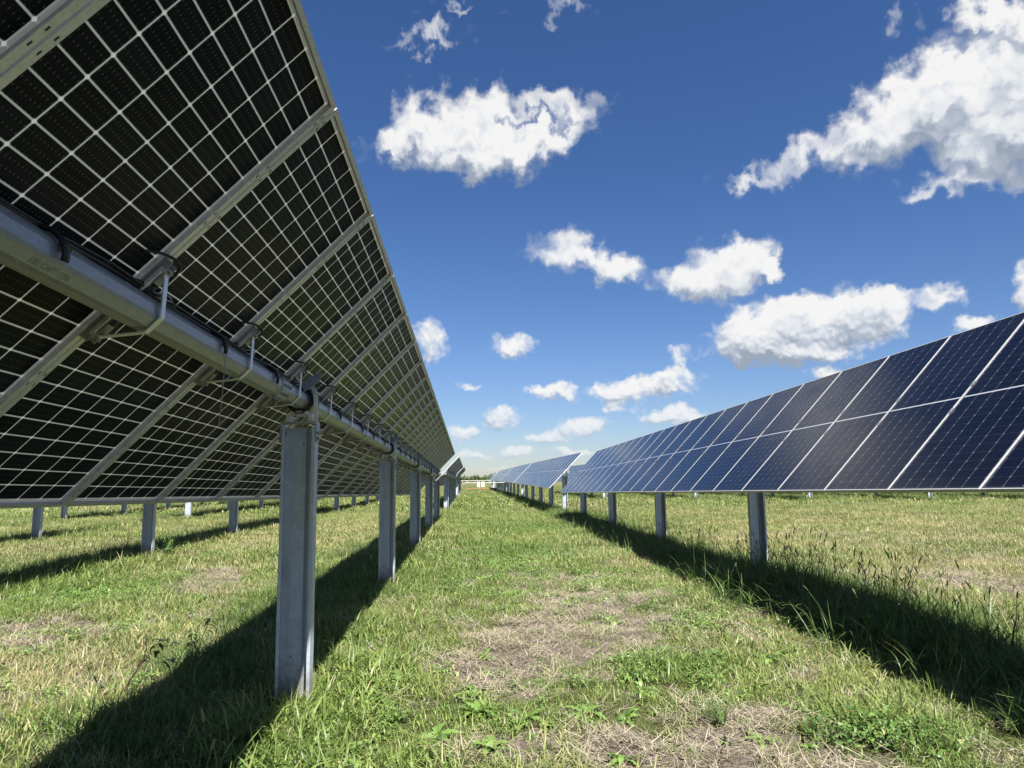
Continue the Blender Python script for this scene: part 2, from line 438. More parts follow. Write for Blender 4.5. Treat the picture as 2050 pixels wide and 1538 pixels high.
def post_mesh(h):
    mb = MB(); w, d, lip, t = .1225, .052, .024, .006
    outer = [(-w + lip, -d), (-w, -d), (-w, d), (.035, d), (.055, d + .014), (w, d + .014), (w, -d), (w - lip, -d)]
    inner = [(w - lip, -d + t), (w - t, -d + t), (w - t, d + .014 - t), (.058, d + .014 - t), (.038, d - t), (-w + t, d - t), (-w + t, -d + t), (-w + lip, -d + t)]
    prof = outer + inner
    n = len(prof); z0, z1 = -.4, h
    vs = [(p, q, z0) for p, q in prof] + [(p, q, z1) for p, q in prof]
    fs = [(i, (i + 1) % n, n + (i + 1) % n, n + i) for i in range(n)]
    m = len(outer)
    for i in range(m - 1): fs.append((n + i, n + i + 1, n + n - 2 - i, n + n - 1 - i))
    mb.add(vs, fs)
    for x, z in ((-.04, .34), (.02, h - .12)): mb.tube([(x, d - t - .001, z), (x, d - t - .0022, z)], .006, 8, 1, False)
    return mb.mesh('support_post', [MAT['post'], MAT['ink']])
def bearing_meshes():
    """all around the tube centre; x across the row, y along it"""
    out = {}
    mb = MB()
    prof = []
    for k in range(24):
        a = 2 * math.pi * k / 24; prof.append((.100 * math.cos(a), .100 * math.sin(a)))
    mb.prism(prof, -.045, .045, lambda p, q, t: (p, t, q), smooth=True)
    mb.box((.0, -.052, -.095), (.05, .014, .03), 1)
    out['bearing_ring'] = mb.mesh('bearing_ring', [MAT['polymer'], MAT['bolt']])
    mb = MB()
    for s in (-1, 1):
        mb.strip([(s * .040, 0, -.090), (s * .078, 0, -.112), (s * .090, 0, -.166)], (0, 1, 0), .085, .030)
    mb.box((0, 0, -.112), (.06, .07, .020))
    out['bearing_saddle'] = mb.mesh('bearing_saddle', [MAT['cast']])
    mb = MB()
    mb.box((0, 0, -.172), (.262, .125, .012))
    for s in (-1, 1):
        pr = [(-.06, -.170), (.06, -.170), (.06, -.285), (.035, -.320), (-.035, -.320), (-.06, -.285)]
        mb.prism(pr, s * .1255, s * .1345, lambda p, q, t: (t, p, q))
        for z in (-.25, -.29): mb.tube([(s * .1345, -.02, z), (s * .150, -.02, z)], .013, 6, 1, False)
        mb.tube([(s * .118, -.02, -.25), (s * .095, -.02, -.25)], .011, 6, 1, False)
    out['post_bracket'] = mb.mesh('post_bracket', [MAT['bracket'], MAT['bolt']])
    mb = MB()
    P = smooth_path([(.128, -.055, -.185), (.126, -.055, -.10), (.124, -.054, .0), (.112, -.05, .065), (.085, -.045, .105)], 4)
    mb.strip(P, (0, 1, 0), .012, .030)
    P2 = [p + Vector((0, .005, 0)) for p in P]
    out['bearing_strap'] = mb.mesh('bearing_strap', [MAT['strap']])
    mb = MB()
    a = R(35); e1 = Vector((math.cos(a), 0, math.sin(a))); e2 = Vector((-math.sin(a), .25, math.cos(a))).normalized()
    o = Vector((.02, -.056, .09))
    pr = [(0, -.040), (.13, -.036), (.185, -.004), (.175, .018), (.09, .040), (0, .034)]
    nn = e1.cross(e2).normalized()
    mb.prism(pr, 0, .005, lambda p, q, t: o + e1 * p + e2 * q + nn * t)
    mb.tube([o + e1 * .15 + e2 * .01, o + e1 * .15 + e2 * .01 + Vector((0, .03, .02))], .012, 6, 1, False)
    out['bearing_fin'] = mb.mesh('bearing_fin', [MAT['paddle'], MAT['bolt']])
    return out

ME = dict(glass=glass_mesh(), frame=frame_mesh(), rail=rail_mesh(), strap=strap_mesh(), clamp=clamp_mesh(), loop=loop_mesh(), clip=clip_mesh(), bearing=bearing_meshes())

def solar_tracker(label, xc, z0, slope, y0, n, tilt, posts, detail, group='solar tracker rows'):
    """a single-axis tracker table: torque tube on posts carrying a row of modules. z0 = height of the module plane's
    centre line at y = 0; slope = rise per metre along y"""
    D = Vector((0, 1, slope)).normalized()
    u = Vector((math.cos(tilt), 0, math.sin(tilt))); u = (u - D * u.dot(D)).normalized()
    n_ = (-D).cross(u).normalized()
    rot = Matrix((-D, u, n_)).transposed().to_4x4()
    root = empty('solar_tracker', (xc - n_.x * TUBE_W, y0, 0))
    tag(root, label, 'solar tracker', group)
    rinv = Matrix.Translation(-root.location)
    def at(y): return rinv @ Matrix.Translation((xc, y, z0 + slope * y)) @ rot
    length = n * PITCH_M
    # torque tube with its stencilled marking and couplings
    mb = MB(); r = TUBE_R
    oct_ = [(r * math.cos(R(22.5 + 45 * k)), r * math.sin(R(22.5 + 45 * k)) - TUBE_W) for k in range(8)]
    oc2 = []
    for k in range(8):                          # rounded corners
        a, c = Vector(oct_[k]), Vector(oct_[(k + 1) % 8])
        oc2 += [a.lerp(c, .16), a.lerp(c, .84)]
    mb.prism([tuple(p) for p in oc2], .28, -length - .28, lambda p, q, t: (t, p, q), smooth=False)
    tube = mobj('torque_tube', mb.mesh('torque_tube', [MAT['tube']]), root, at(y0))
    if detail >= 1:
        k = 0
        for yy in np.arange(y0 + 8.9, y0 + length, 11.6):
            mb = MB(); r2 = r + .006
            pr = [(r2 * math.cos(R(22.5 + 45 * q)), r2 * math.sin(R(22.5 + 45 * q)) - TUBE_W) for q in range(8)]
            mb.prism(pr, .11, -.11, lambda p, q, t: (t, p, q))
            for q in range(8):
                a = R(45 * q)
                for t in (-.07, .0, .07):
                    c = Vector((t, r2 * .925 * math.cos(a), r2 * .925 * math.sin(a) - TUBE_W)); d = Vector((0, math.cos(a), math.sin(a)))
                    mb.tube([c, c + d * .012], .011, 6, 1, False)
            mobj('tube_coupling', mb.mesh('tube_coupling', [MAT['bracket'], MAT['bolt']]), tube, Matrix.Translation((-(yy - y0), 0, 0)))
    # modules
    for i in range(n):
        y = y0 + (i + .5) * PITCH_M
        p = mobj('solar_panel', ME['glass'], root, at(y))
        mobj('panel_frame', ME['frame'], p)
    # mounting rails
    if detail >= 1:
        for i in range(n + 1):
            y = y0 + i * PITCH_M
            rl = mobj('mounting_rail', ME['rail'], root, at(y))
            for s in (-1, 1): mobj('module_clamp', ME['clamp'], rl, Matrix.Translation((0, s * .172, 0)))
            mobj('clamp_strap', ME['strap'], rl)
            if detail >= 2:
                mobj('lead_loop', ME['loop'], rl)
                mobj('wire_clip', ME['clip'], rl)
    # posts
    for y in posts:
        zt = z0 + slope * y - n_.z * TUBE_W
        h = zt - .205
        pm = mobj('support_post', post_mesh(h), root, Matrix.Translation((0, y - y0, 0)))
        if detail >= 1:
            for nm, me in ME['bearing'].items():
                mobj(nm, me, pm, Matrix.Translation((0, 0, zt)))
        else:
            mobj('post_bracket', ME['bearing']['post_bracket'], pm, Matrix.Translation((0, 0, zt)))
            mobj('bearing_ring', ME['bearing']['bearing_ring'], pm, Matrix.Translation((0, 0, zt)))
    if detail >= 2:
        # wire harness along the tube and the ties that hold it
        rr = random.Random(5)
        P = []
        for i in range(n * 4 + 1):
            t = i * PITCH_M / 4
            sag = .012 * math.sin(t * 2.1) + rr.uniform(-.006, .006)
            P.append((-t, .066 + rr.uniform(-.008, .008), -.062 + sag))
        mb = MB(); mb.tube(smooth_path(P, 3), .011, 7)
        P2 = [(x, y + .016 + rr.uniform(-.006, .006), z - .004 + rr.uniform(-.008, .008)) for x, y, z in P]
        mb.tube(smooth_path(P2, 3), .006, 6)
        mobj('wire_harness', mb.mesh('wire_harness', [MAT['rubber']]), root, at(y0))
        for i in range(n):
            for f in ((.52, .27), (.40, .0), (.63, .36), (.47, .18))[i % 4:i % 4 + 1]:
                fy, tail = f
                mb = MB(); yy = y0 + (i + fy) * PITCH_M
                arc = [(0, (TUBE_R + .012) * math.cos(R(a)), (TUBE_R + .012) * math.sin(R(a)) - TUBE_W) for a in range(75, -75, -15)]
                mb.tube(arc, .010, 6)
                mb.tube([(-.014, y_, z_) for _, y_, z_ in arc], .006, 5)
                e = arc[-3]
                mb.box((-.004, e[1], e[2]), (.045, .016, .016))
                if tail:
                    g = (rot.to_3x3().transposed() @ Vector((0, 0, -1)))
                    e = Vector(arc[-1])
                    mb.tube([e, e + g * tail * .5 + Vector((.012, 0, 0)), e + g * tail + Vector((.004, 0, .02))], .0019, 4, 1)
                mobj('cable_tie', mb.mesh('cable_tie', [MAT['rubber'], MAT['thread']]), root, at(yy))
        # stencilled pipe marking
        for txt, yy, q in (('VALMONT TX', 1.42, -34), ('LB1 CAPT 1236', 2.02, -34)):
            cu = bpy.data.curves.new('marking', 'FONT'); cu.body = txt; cu.size = .030; cu.align_x = 'LEFT'
            tmp = bpy.data.objects.new('marking_tmp', cu); COL.objects.link(tmp)
            bpy.context.view_layer.update()
            me = bpy.data.meshes.new_from_object(tmp); bpy.data.objects.remove(tmp)
            me.materials.clear(); me.materials.append(MAT['stencil'])
            a = R(-90)                                        # facet that faces the lane
            nrm = Vector((0, math.cos(a), math.sin(a))); xd = Vector((-1, 0, 0)); yd = nrm.cross(xd)
            M = Matrix((xd, yd, nrm)).transposed().to_4x4()
            c = nrm * (TUBE_R * math.cos(math.pi / 8) + .0007) + Vector((0, 0, -TUBE_W)) - yd * .011
            mobj('pipe_marking', me, tube, Matrix.Translation(Vector((-(yy - y0), 0, 0)) + c) @ M)
    return root

def pr(a, step, b): return list(np.arange(a, b, step))
SL = -.0169
solar_tracker('nearest tracker row on the left, dark cell-gridded panel backs leaning overhead above thick grey posts', -1.3576, 2.4003, SL, 2.8124 - 6 * PITCH_M, 29, .797, [-.5] + [5.5, 11.45, 17.4, 23.4, 28.9], 2)
solar_tracker('nearest tracker row on the right, dark blue panel fronts reflecting the sky beside the lane', 4.4927, 2.3993, SL, 7.3606 - 6 * PITCH_M, 25, .811, [5.5, 11.3, 17.1, 22.9, 28.7], 1)
solar_tracker('second tracker row on the left, beyond the gap behind the long overhead row', -1.30, 2.07, 0., 37.9, 25, .80, pr(39.2, 5.8, 66), 1)
solar_tracker('third tracker row on the left, smallest dark back seen past the second row', -1.22, 2.12, .001, 70.5, 26, .80, pr(71.5, 5.8, 100), 0)
solar_tracker('second tracker row on the right, pale blue fronts past the gap, white end frame', 4.52, 1.84, .0057, 33.4, 23, .80, pr(34.4, 5.8, 59), 1)
solar_tracker('third tracker row on the right, pale grey fronts past a thin gap in the distance', 4.52, 1.95, .004, 60.3, 22, .80, pr(61.4, 5.8, 85), 0)
solar_tracker('farthest tracker row on the right, hazy pale fronts ending near the tree line', 4.52, 2.12, .002, 86.2, 32, .80, pr(87.5, 5.8, 122), 0)
solar_tracker('most distant tracker on the right, turned edge-on as a dark slanted line before the trees', 4.55, 2.1, 0., 131, 14, 1.0, pr(132, 5.8, 146), 0)
solar_tracker('left row screened by the nearest left one, only its lower posts and shade showing', -7.18, 2.36, -.012, .6, 25, .80, [4.8, 10.7, 16.6, 22.4, 28.2], 0)
solar_tracker('row left of centre past the first gap, its lead post bright in sunlit grass', -7.15, 2.05, 0., 32.4, 28, .80, pr(33.5, 5.8, 64), 0)
solar_tracker('second screened row to the left, one grey post near the left picture edge', -13.0, 2.32, -.01, .2, 21, .80, [5.2, 11.0, 16.8, 22.6], 0)
solar_tracker('left field row with a small pale sunlit post far under the panel edge', -12.9, 2.05, 0., 33.0, 28, .80, pr(34.0, 5.8, 64), 0)
solar_tracker('outermost left row beside the pale gravel road', -18.75, 2.2, -.004, 33, 26, .80, pr(34.7, 5.8, 62), 0)
solar_tracker('row glimpsed through the gap on the right, blue fronts behind the end post', 10.36, 1.98, .003, 54.0, 24, .80, pr(55.2, 5.8, 81), 0)
solar_tracker('right field row behind the dry grass, first pale post nearest the lane', 16.2, 2.05, 0., 49.8, 26, .80, pr(51.0, 5.8, 79), 0)
solar_tracker('right field row behind the dry grass, second pale post from the lane', 22.0, 2.05, 0., 44.4, 28, .80, pr(45.6, 5.8, 75), 0)
solar_tracker('right field row behind the dry grass, third pale post from the lane', 27.8, 2.05, 0., 41.0, 30, .80, pr(42.2, 5.8, 74), 0)
solar_tracker('right field row farthest from the lane, small shaded posts behind the nearer field rows', 33.6, 2.05, 0., 38.5, 30, .80, pr(39.7, 5.8, 72), 0)
# ---------------------------------------------------------------- ground: one sheet out to the horizon
def axis(lo, hi, step, far, g):
    a = list(np.arange(lo, hi, step)); s = step; x = hi; up = []
    while x < far: up.append(x); s *= g; x += s
    dn = []; s = step; x = lo
    while x > -far: s *= g; x -= s; dn.append(x)
    return np.array(dn[::-1] + a + up)
gx = axis(-7.5, 9.0, .07, 1500, 1.09); gy = axis(2.6, 15.5, .07, 1500, 1.075)
X, Y = np.meshgrid(gx, gy, indexing='ij')
bare = bare_f(X, Y); dry = dry_f(X, Y)
Z = ground_z(X, Y) - .006
bare = np.maximum(bare, .75 * worn(X, Y))
nx, ny = X.shape
vid = np.arange(nx * ny).reshape(nx, ny)
quads = np.stack([vid[:-1, :-1], vid[1:, :-1], vid[1:, 1:], vid[:-1, 1:]], -1).reshape(-1, 4)
me = bpy.data.meshes.new('ground')
me.vertices.add(nx * ny); me.vertices.foreach_set('co', np.stack([X, Y, Z], -1).astype(np.float32).ravel())
me.loops.add(quads.size); me.loops.foreach_set('vertex_index', quads.astype(np.int32).ravel())
me.polygons.add(len(quads)); me.polygons.foreach_set('loop_start', np.arange(0, quads.size, 4, dtype=np.int32))
me.polygons.foreach_set('use_smooth', np.ones(len(quads), bool))
for nm, v in (('bare', bare), ('dry', dry)):
    a = me.attributes.new(nm, 'FLOAT', 'POINT'); a.data.foreach_set('value', v.astype(np.float32).ravel())
me.update(calc_edges=True); me.validate()
def ground_mat():
    m, nt, out = new_mat('meadow_soil'); b = NB(nt)
    pos = b.n('ShaderNodeNewGeometry').outputs['Position']
    ba = b.n('ShaderNodeAttribute', attribute_name='bare').outputs['Fac']
    dr = b.n('ShaderNodeAttribute', attribute_name='dry').outputs['Fac']
    n1 = b.noise(pos, 55, 6, .65); n2 = b.noise(pos, 7, 5, .6); n3 = b.noise(pos, 1.1, 4, .6)
    soil = b.ramp(n1, [(.25, (.085, .068, .056)), (.5, (.195, .160, .135)), (.75, (.31, .265, .23))])
    wp = b.n('ShaderNodeTexNoise'); wp.inputs['Scale'].default_value = 9; b.link(pos, wp.inputs['Vector'])
    wv = b.vm('ADD', pos, b.vm('SCALE', wp.outputs[1], sc=.10))
    hs_ = []
    for ang in (.5, 1.45, 2.5):                             # broken straw lying in several directions
        mp = b.n('ShaderNodeMapping'); mp.inputs['Scale'].default_value = (24, 210, 30); mp.inputs['Rotation'].default_value = (0, 0, ang)
        b.link(wv, mp.inputs['Vector']); hs_.append(b.noise(mp.outputs[0], 1, 2, .5))
    s1 = b.m('MAXIMUM', b.m('MAXIMUM', hs_[0], hs_[1]), hs_[2])
    thatch = b.ramp(s1, [(.47, (.062, .052, .040)), (.59, (.185, .160, .118)), (.73, (.40, .36, .27))])
    green = b.ramp(s1, [(.46, (.030, .036, .014)), (.58, (.075, .095, .030)), (.72, (.20, .20, .085))])
    veg = b.mix(b.ss(b.m('ADD', dr, b.m('MULTIPLY', b.m('SUBTRACT', n2, .5), .8)), .15, .62), green, thatch)
    bt = b.mix(b.ss(n2, .40, .62), soil, thatch)
    c = b.mix(b.ss(b.m('ADD', ba, b.m('MULTIPLY', b.m('SUBTRACT', n2, .5), .6)), .25, .6), veg, bt)
    c = b.mix(b.m('MULTIPLY', b.ss(n3, .4, .7), .25), c, (.10, .10, .04))
    p = b.bsdf(c, .95, 0, .1, b.bump(b.m('ADD', b.m('MULTIPLY', n1, 1.6), s1), 1.0, .03))
    b.link(p.outputs[0], out.inputs[0]); return m
me.materials.append(ground_mat())
g = mobj('ground', me); g['kind'] = 'structure'

# ---------------------------------------------------------------- meadow plants: source clumps (unlinked) scattered as stuff
SRC = bpy.data.collections.new('clump_sources')
def blade(mb, x, y, h, w, az, lean, curl, tone, dryness, seg=3, z=0., twist=0., fold=False):
    """one grass blade as a tapering bent strip"""
    ca, sa = math.cos(az), math.sin(az)
    px, py = -math.sin(az + twist), math.cos(az + twist)
    vs = []; tn = []
    for k in range(seg + 1):
        t = k / seg
        ang = lean + curl * t
        d = h * t
        ox = d * math.sin(ang); oz = d * math.cos(ang)
        ww = w * (1 - t ** 1.6) * .5 + (.0004 if k == seg else 0)
        if k == 0: ww *= .7
        cx, cy, cz = x + ca * ox, y + sa * ox, z + oz
        vs += [(cx - px * ww, cy - py * ww, cz), (cx + px * ww, cy + py * ww, cz)]
        tn += [(tone, t, dryness)] * 2
    fs = [(2 * k, 2 * k + 1, 2 * k + 3, 2 * k + 2) for k in range(seg)]
    mb.add(vs, fs, 0, True, tn)
def src(mb, name, mat):
    o = bpy.data.objects.new(name, mb.mesh(name, [mat], True)); return o
def coll(name, objs):
    c = bpy.data.collections.new(name)
    for i, o in enumerate(objs):
        o.name = f'{name}_{i:02d}'; c.objects.link(o)
    return c
def grass_tuft(r, n, hmin, hmax, w, dryp=.12, lean=.55, seg=3):
    mb = MB()
    for _ in range(n):
        a = random.uniform(0, 6.283); q = r * math.sqrt(random.random())
        h = random.uniform(hmin, hmax) * (1 - .3 * q / r)
        blade(mb, q * math.cos(a), q * math.sin(a), h, w * random.uniform(.6, 1.3), random.uniform(0, 6.283),
              abs(random.gauss(0, lean)) * .6 + .05, random.uniform(.1, 1.3), random.random(),
              .5 if random.random() < dryp else 0., seg, twist=random.uniform(-.8, .8))
    return mb
def seed_stem(mb, x, y, h, az, lean, L=.06, r=.006, dryness=.4, tone=.5):
    """thin stem with a bristly foxtail head"""
    P = []
    for k in range(6):
        t = k / 5; ang = lean * (.4 + t); d = h * t
        P.append(Vector((x + math.cos(az) * d * math.sin(ang), y + math.sin(az) * d * math.sin(ang), d * math.cos(ang))))
    mb.tube(P, [.0016] * 5 + [.0010], 3, 0, True, (tone, 0, dryness * .4))
    dirv = (P[-1] - P[-2]).normalized()
    H = [P[-1] + dirv * L * k / 4 + Vector((math.cos(az), math.sin(az), -.35)) * (.10 * L * (k / 4) ** 2) for k in range(5)]
    mb.tube(H, [r * .5, r, r * 1.05, r * .8, r * .2], 5, 0, True, (tone, .6, dryness + .25))
    for k in range(26):
        t = random.random(); c = H[0].lerp(H[-1], t); a = random.uniform(0, 6.283)
        d = Vector((math.cos(a), math.sin(a), .6)).normalized() * r * 2.2
        e = Vector((-math.sin(a), math.cos(a), 0)) * .0006
        mb.add([c - e, c + e, c + d], [(0, 1, 2)], 0, False, [(tone, .9, dryness + .3)] * 3)
def lobed_leaf(mb, base, az, L, W, rise, droop, tone, lobes=4, dryness=0., z0=0.):
    """broad toothed leaf folded along its midrib"""
    n = lobes * 3
    d = Vector((math.cos(az), math.sin(az), 0)); s = Vector((-math.sin(az), math.cos(az), 0))
    vs = []; tn = []
    for k in range(n + 1):
        t = k / n
        ang = rise - droop * t
        p = Vector(base) + d * (L * t * math.cos(ang * .7)) + Vector((0, 0, L * t * math.sin(ang) ))
        env = math.sin(math.pi * min(1, .12 + t * .9)) ** .7 * (1 if t < .98 else .2)
        tooth = (1.0, .55, .80)[k % 3] if lobes > 1 else 1.0
        w = W * .5 * env * tooth
        fold = .35 * w
        vs += [p - s * w + Vector((0, 0, fold)) - d * (w * .35 if k % 3 == 0 else 0), p, p + s * w + Vector((0, 0, fold)) - d * (w * .35 if k % 3 == 0 else 0)]
        tn += [(tone, .5 * t, dryness), (min(1, tone + .25), .1, dryness), (tone, .5 * t, dryness)]
    fs = []
    for k in range(n):
        a = 3 * k
        fs += [(a, a + 1, a + 4, a + 3), (a + 1, a + 2, a + 5, a + 4)]
    mb.add(vs, fs, 0, True, tn)
def leafy_clump(n, r, hmax, lmin=.02, lmax=.05):
    """low sprawling weed: small toothed leaves on short stems"""
    mb = MB()
    for _ in range(n):
        a = random.uniform(0, 6.283); q = r * math.sqrt(random.random())
        h = hmax * random.uniform(.15, 1) * (1 - .5 * q / r)
        base = (q * math.cos(a), q * math.sin(a), h)
        L = random.uniform(lmin, lmax)
        lobed_leaf(mb, base, random.uniform(0, 6.283), L, L * random.uniform(.4, .65), random.uniform(-.1, .9), random.uniform(.3, 1.3), random.random(), random.choice((1, 2, 3)), 0. if random.random() < .95 else .6)
        if random.random() < .35: mb.tube([(base[0] * .6, base[1] * .6, 0), (base[0] * .9, base[1] * .9, h * .6), base], .0012, 3, 0, True, (.4, 0, 0))
    return mb
def straw_litter(n, r):
    mb = MB()
    for _ in range(n):
        a = random.uniform(0, 6.283); q = r * math.sqrt(random.random())
        L = random.uniform(.03, .17); az = random.uniform(0, 6.283); z = random.uniform(.004, .035)
        blade(mb, q * math.cos(a), q * math.sin(a), L, random.uniform(.003, .0075), az, random.uniform(1.2, 1.6), random.uniform(-.15, .15), random.random(), .5 * random.random(), 2, z, random.uniform(-.5, .5))
    return mb
def clod_mesh(seed):
    bm = bmesh.new(); bmesh.ops.create_icosphere(bm, subdivisions=2, radius=1)
    rr = random.Random(seed)
    ph = [rr.uniform(0, 6) for _ in range(6)]
    for v in bm.verts:
        c = v.co
        k = 1 + .22 * math.sin(c.x * 3.1 + ph[0]) * math.sin(c.y * 2.7 + ph[1]) + .16 * math.sin(c.z * 5 + ph[2] + c.x * 4) + .12 * math.sin(c.y * 9 + ph[3]) + rr.uniform(-.08, .08)
        v.co = Vector((c.x * k, c.y * k * rr.choice((1, 1)), c.z * k * .62))
    me = bpy.data.meshes.new('soil_clod'); bm.to_mesh(me); bm.free()
    return me
def soil_mat():
    m, nt, out = new_mat('dry_soil'); b = NB(nt)
    tc = b.n('ShaderNodeTexCoord').outputs['Object']; n1 = b.noise(tc, 3, 5, .65)
    c = b.ramp(n1, [(.3, (.10, .082, .066)), (.6, (.22, .185, .155)), (.8, (.31, .27, .23))])
    p = b.bsdf(c, .95, 0, .1, b.bump(n1, .6, .1)); b.link(p.outputs[0], out.inputs[0]); return m
MAT['soil'] = soil_mat()

C_NEAR = coll('near_grass', [src(grass_tuft(.125, 38, .05, .17, .0085, .12, .6), 'a', MAT['grass']) for _ in range(7)])
C_MID = coll('mid_grass', [src(grass_tuft(.22, 46, .07, .22, .015, .14, .6), 'a', MAT['grass']) for _ in range(6)])
C_FAR = coll('far_grass', [src(grass_tuft(.75, 80, .10, .32, .045, .14, .5, 2), 'a', MAT['grass']) for _ in range(5)])
def tall_tuft():
    mb = grass_tuft(.15, 44, .14, .38, .0085, .10, .50, 4)
    for _ in range(random.choice((0, 0, 0, 1))): seed_stem(mb, random.uniform(-.1, .1), random.uniform(-.1, .1), random.uniform(.28, .46), random.uniform(0, 6.28), random.uniform(.08, .4), .05, .004, .1)
    return mb
C_TALL = coll('tall_grass', [src(tall_tuft(), 'a', MAT['tallgrass']) for _ in range(6)])
C_LEAF = coll('leafy_weed', [src(leafy_clump(46, .13, .09), 'a', MAT['leafy']) for _ in range(5)])
C_STRAW = coll('straw', [src(straw_litter(40, .16), 'a', MAT['straw']) for _ in range(5)])
def stubble():
    return grass_tuft(.11, 16, .03, .10, .004, .8, .7)
C_STUB = coll('stubble', [src(stubble(), 'a', MAT['grass']) for _ in range(4)])
def clod_src(i):
    me = clod_mesh(i); me.materials.append(MAT['soil']); return bpy.data.objects.new('c', me)
C_CLOD = coll('clods', [clod_src(i) for i in range(5)])

def scatter(name, label, cat, collection, P, scl, dry=None, hue=None, tilt=.12):
    n = len(P); k = len(collection.objects)
    me = bpy.data.meshes.new(name)
    me.vertices.add(n); me.vertices.foreach_set('co', P.astype(np.float32).ravel())
    rot = np.stack([rng.normal(0, tilt, n), rng.normal(0, tilt, n), rng.uniform(0, 6.283, n)], -1)
    for nm, typ, key, v in (('rot', 'FLOAT_VECTOR', 'vector', rot), ('scl', 'FLOAT', 'value', scl), ('idx', 'INT', 'value', rng.integers(0, k, n)),
                            ('dry', 'FLOAT', 'value', np.zeros(n) if dry is None else dry), ('hue', 'FLOAT', 'value', rng.random(n) if hue is None else hue)):
        a = me.attributes.new(nm, typ, 'POINT')
        a.data.foreach_set(key, np.ascontiguousarray(v, dtype=np.int32 if typ == 'INT' else np.float32).ravel())
    me.update()
    o = mobj(name, me)
    tag(o, label, cat, None, 'stuff')
    ng = bpy.data.node_groups.new(name + '_scatter', 'GeometryNodeTree')
    ng.interface.new_socket('Geometry', in_out='INPUT', socket_type='NodeSocketGeometry')
    ng.interface.new_socket('Geometry', in_out='OUTPUT', socket_type='NodeSocketGeometry')
    N = ng.nodes.new; L = ng.links.new
    gi, go, ip, ci = N('NodeGroupInput'), N('NodeGroupOutput'), N('GeometryNodeInstanceOnPoints'), N('GeometryNodeCollectionInfo')
    ci.inputs['Collection'].default_value = collection
    ci.inputs['Separate Children'].default_value = True; ci.inputs['Reset Children'].default_value = True
    L(gi.outputs[0], ip.inputs['Points']); L(ci.outputs[0], ip.inputs['Instance'])
    ip.inputs['Pick Instance'].default_value = True
    for nm, typ, sock in (('idx', 'INT', 'Instance Index'), ('rot', 'FLOAT_VECTOR', 'Rotation'), ('scl', 'FLOAT', 'Scale')):
        na = N('GeometryNodeInputNamedAttribute'); na.data_type = typ; na.inputs['Name'].default_value = nm
        src_ = na.outputs['Attribute']
        if nm == 'rot':
            er = N('FunctionNodeEulerToRotation'); L(src_, er.inputs[0]); src_ = er.outputs[0]
        L(src_, ip.inputs[sock])
    L(ip.outputs[0], go.inputs[0])
    md = o.modifiers.new('scatter', 'NODES'); md.node_group = ng
    return o

def wedge(y0, y1, dens, ml=1.2, mr=1.2):
    """points in the part of the field the lane view takes in, with a margin for stepping aside"""
    a0, a1 = -.66, .86
    area = (a1 - a0) * (y1 ** 2 - y0 ** 2) / 2 + (ml + mr) * (y1 - y0)
    n = int(area * dens * 1.05)
    y = np.sqrt(rng.uniform(y0 ** 2, y1 ** 2, n)); x = rng.uniform(0, 1, n) * ((a1 - a0) * y + ml + mr) + a0 * y - ml
    return x, y
def pts(x, y, dz=0.): return np.stack([x, y, ground_z(x, y) + dz], -1)

# short mown grass; the worn track down the lane is thin and strewn with straw
x, y = wedge(3.0, 13, 78)
b_ = bare_f(x, y); keep = rng.random(len(x)) > np.maximum(b_ * .90, .62 * worn(x, y))
x, y = x[keep], y[keep]
s = (.70 + .5 * strip(x, y) + 1.7 * np.clip(fbm(x, y, .75, 71, 4) - .42, -.2, .5)) * rng.uniform(.6, 1.4, len(x)) * (1 + .35 * blobs(x, y, LUSH)) * (1 - .30 * np.exp(-((x - 1.1) / 1.1) ** 2))
s = np.maximum(s, rng.uniform(.5, .75, len(x)))
hue_f = lambda x, y: np.clip(.5 + (fbm(x, y, 1.7, 81, 3) - .5) * 1.6 - .35 * blobs(x, y, LUSH) - .2 * strip(x, y) + rng.normal(0, .12, len(x)), 0, 1)
scatter('grass', 'short mown grass mixed green and straw, near the camera', 'grass', C_NEAR, pts(x, y), s, dry_f(x, y) + rng.normal(0, .10, len(x)), hue_f(x, y))
x, y = wedge(13, 38, 30, 2, 2)
keep = rng.random(len(x)) > bare_f(x, y) * .8; x, y = x[keep], y[keep]
s = (.80 + .6 * strip(x, y) + 1.2 * np.clip(fbm(x, y, 1.2, 73, 4) - .45, -.2, .5)) * rng.uniform(.65, 1.4, len(x))
scatter('grass', 'short grass in the middle distance between the tracker rows', 'grass', C_MID, pts(x, y), s, dry_f(x, y) + rng.normal(0, .1, len(x)), hue_f(x, y))
x, y = wedge(38, 160, 1.15, 6, 6)
scatter('grass', 'distant grass running to the horizon between the rows', 'grass', C_FAR, pts(x, y), rng.uniform(.8, 1.3, len(x)), np.clip(dry_f(x, y), -.2, .5) + rng.normal(0, .1, len(x)), hue_f(x, y))
# uncut tall grass at the feet of the posts
px, py = [], []
for rx, y0, y1, d in ((-1.27, 4, 36, 24), (4.58, 3.5, 36, 26), (-7.1, 6, 40, 26), (-12.9, 12, 60, 12), (-18.75, 20, 60, 5), (4.58, 36, 90, 6), (-1.27, 36, 90, 5), (10.4, 54, 80, 8), (16.2, 49, 76, 9), (22, 44, 74, 9), (27.8, 41, 70, 9), (33.6, 39, 66, 9)):
    n = int((y1 - y0) * d); yy = rng.uniform(y0, y1, n); xx = rx - (.55 if rx > 0 else .72) + rng.normal(0, .28 if rx > 0 else .36, n)
    px.append(xx); py.append(yy)
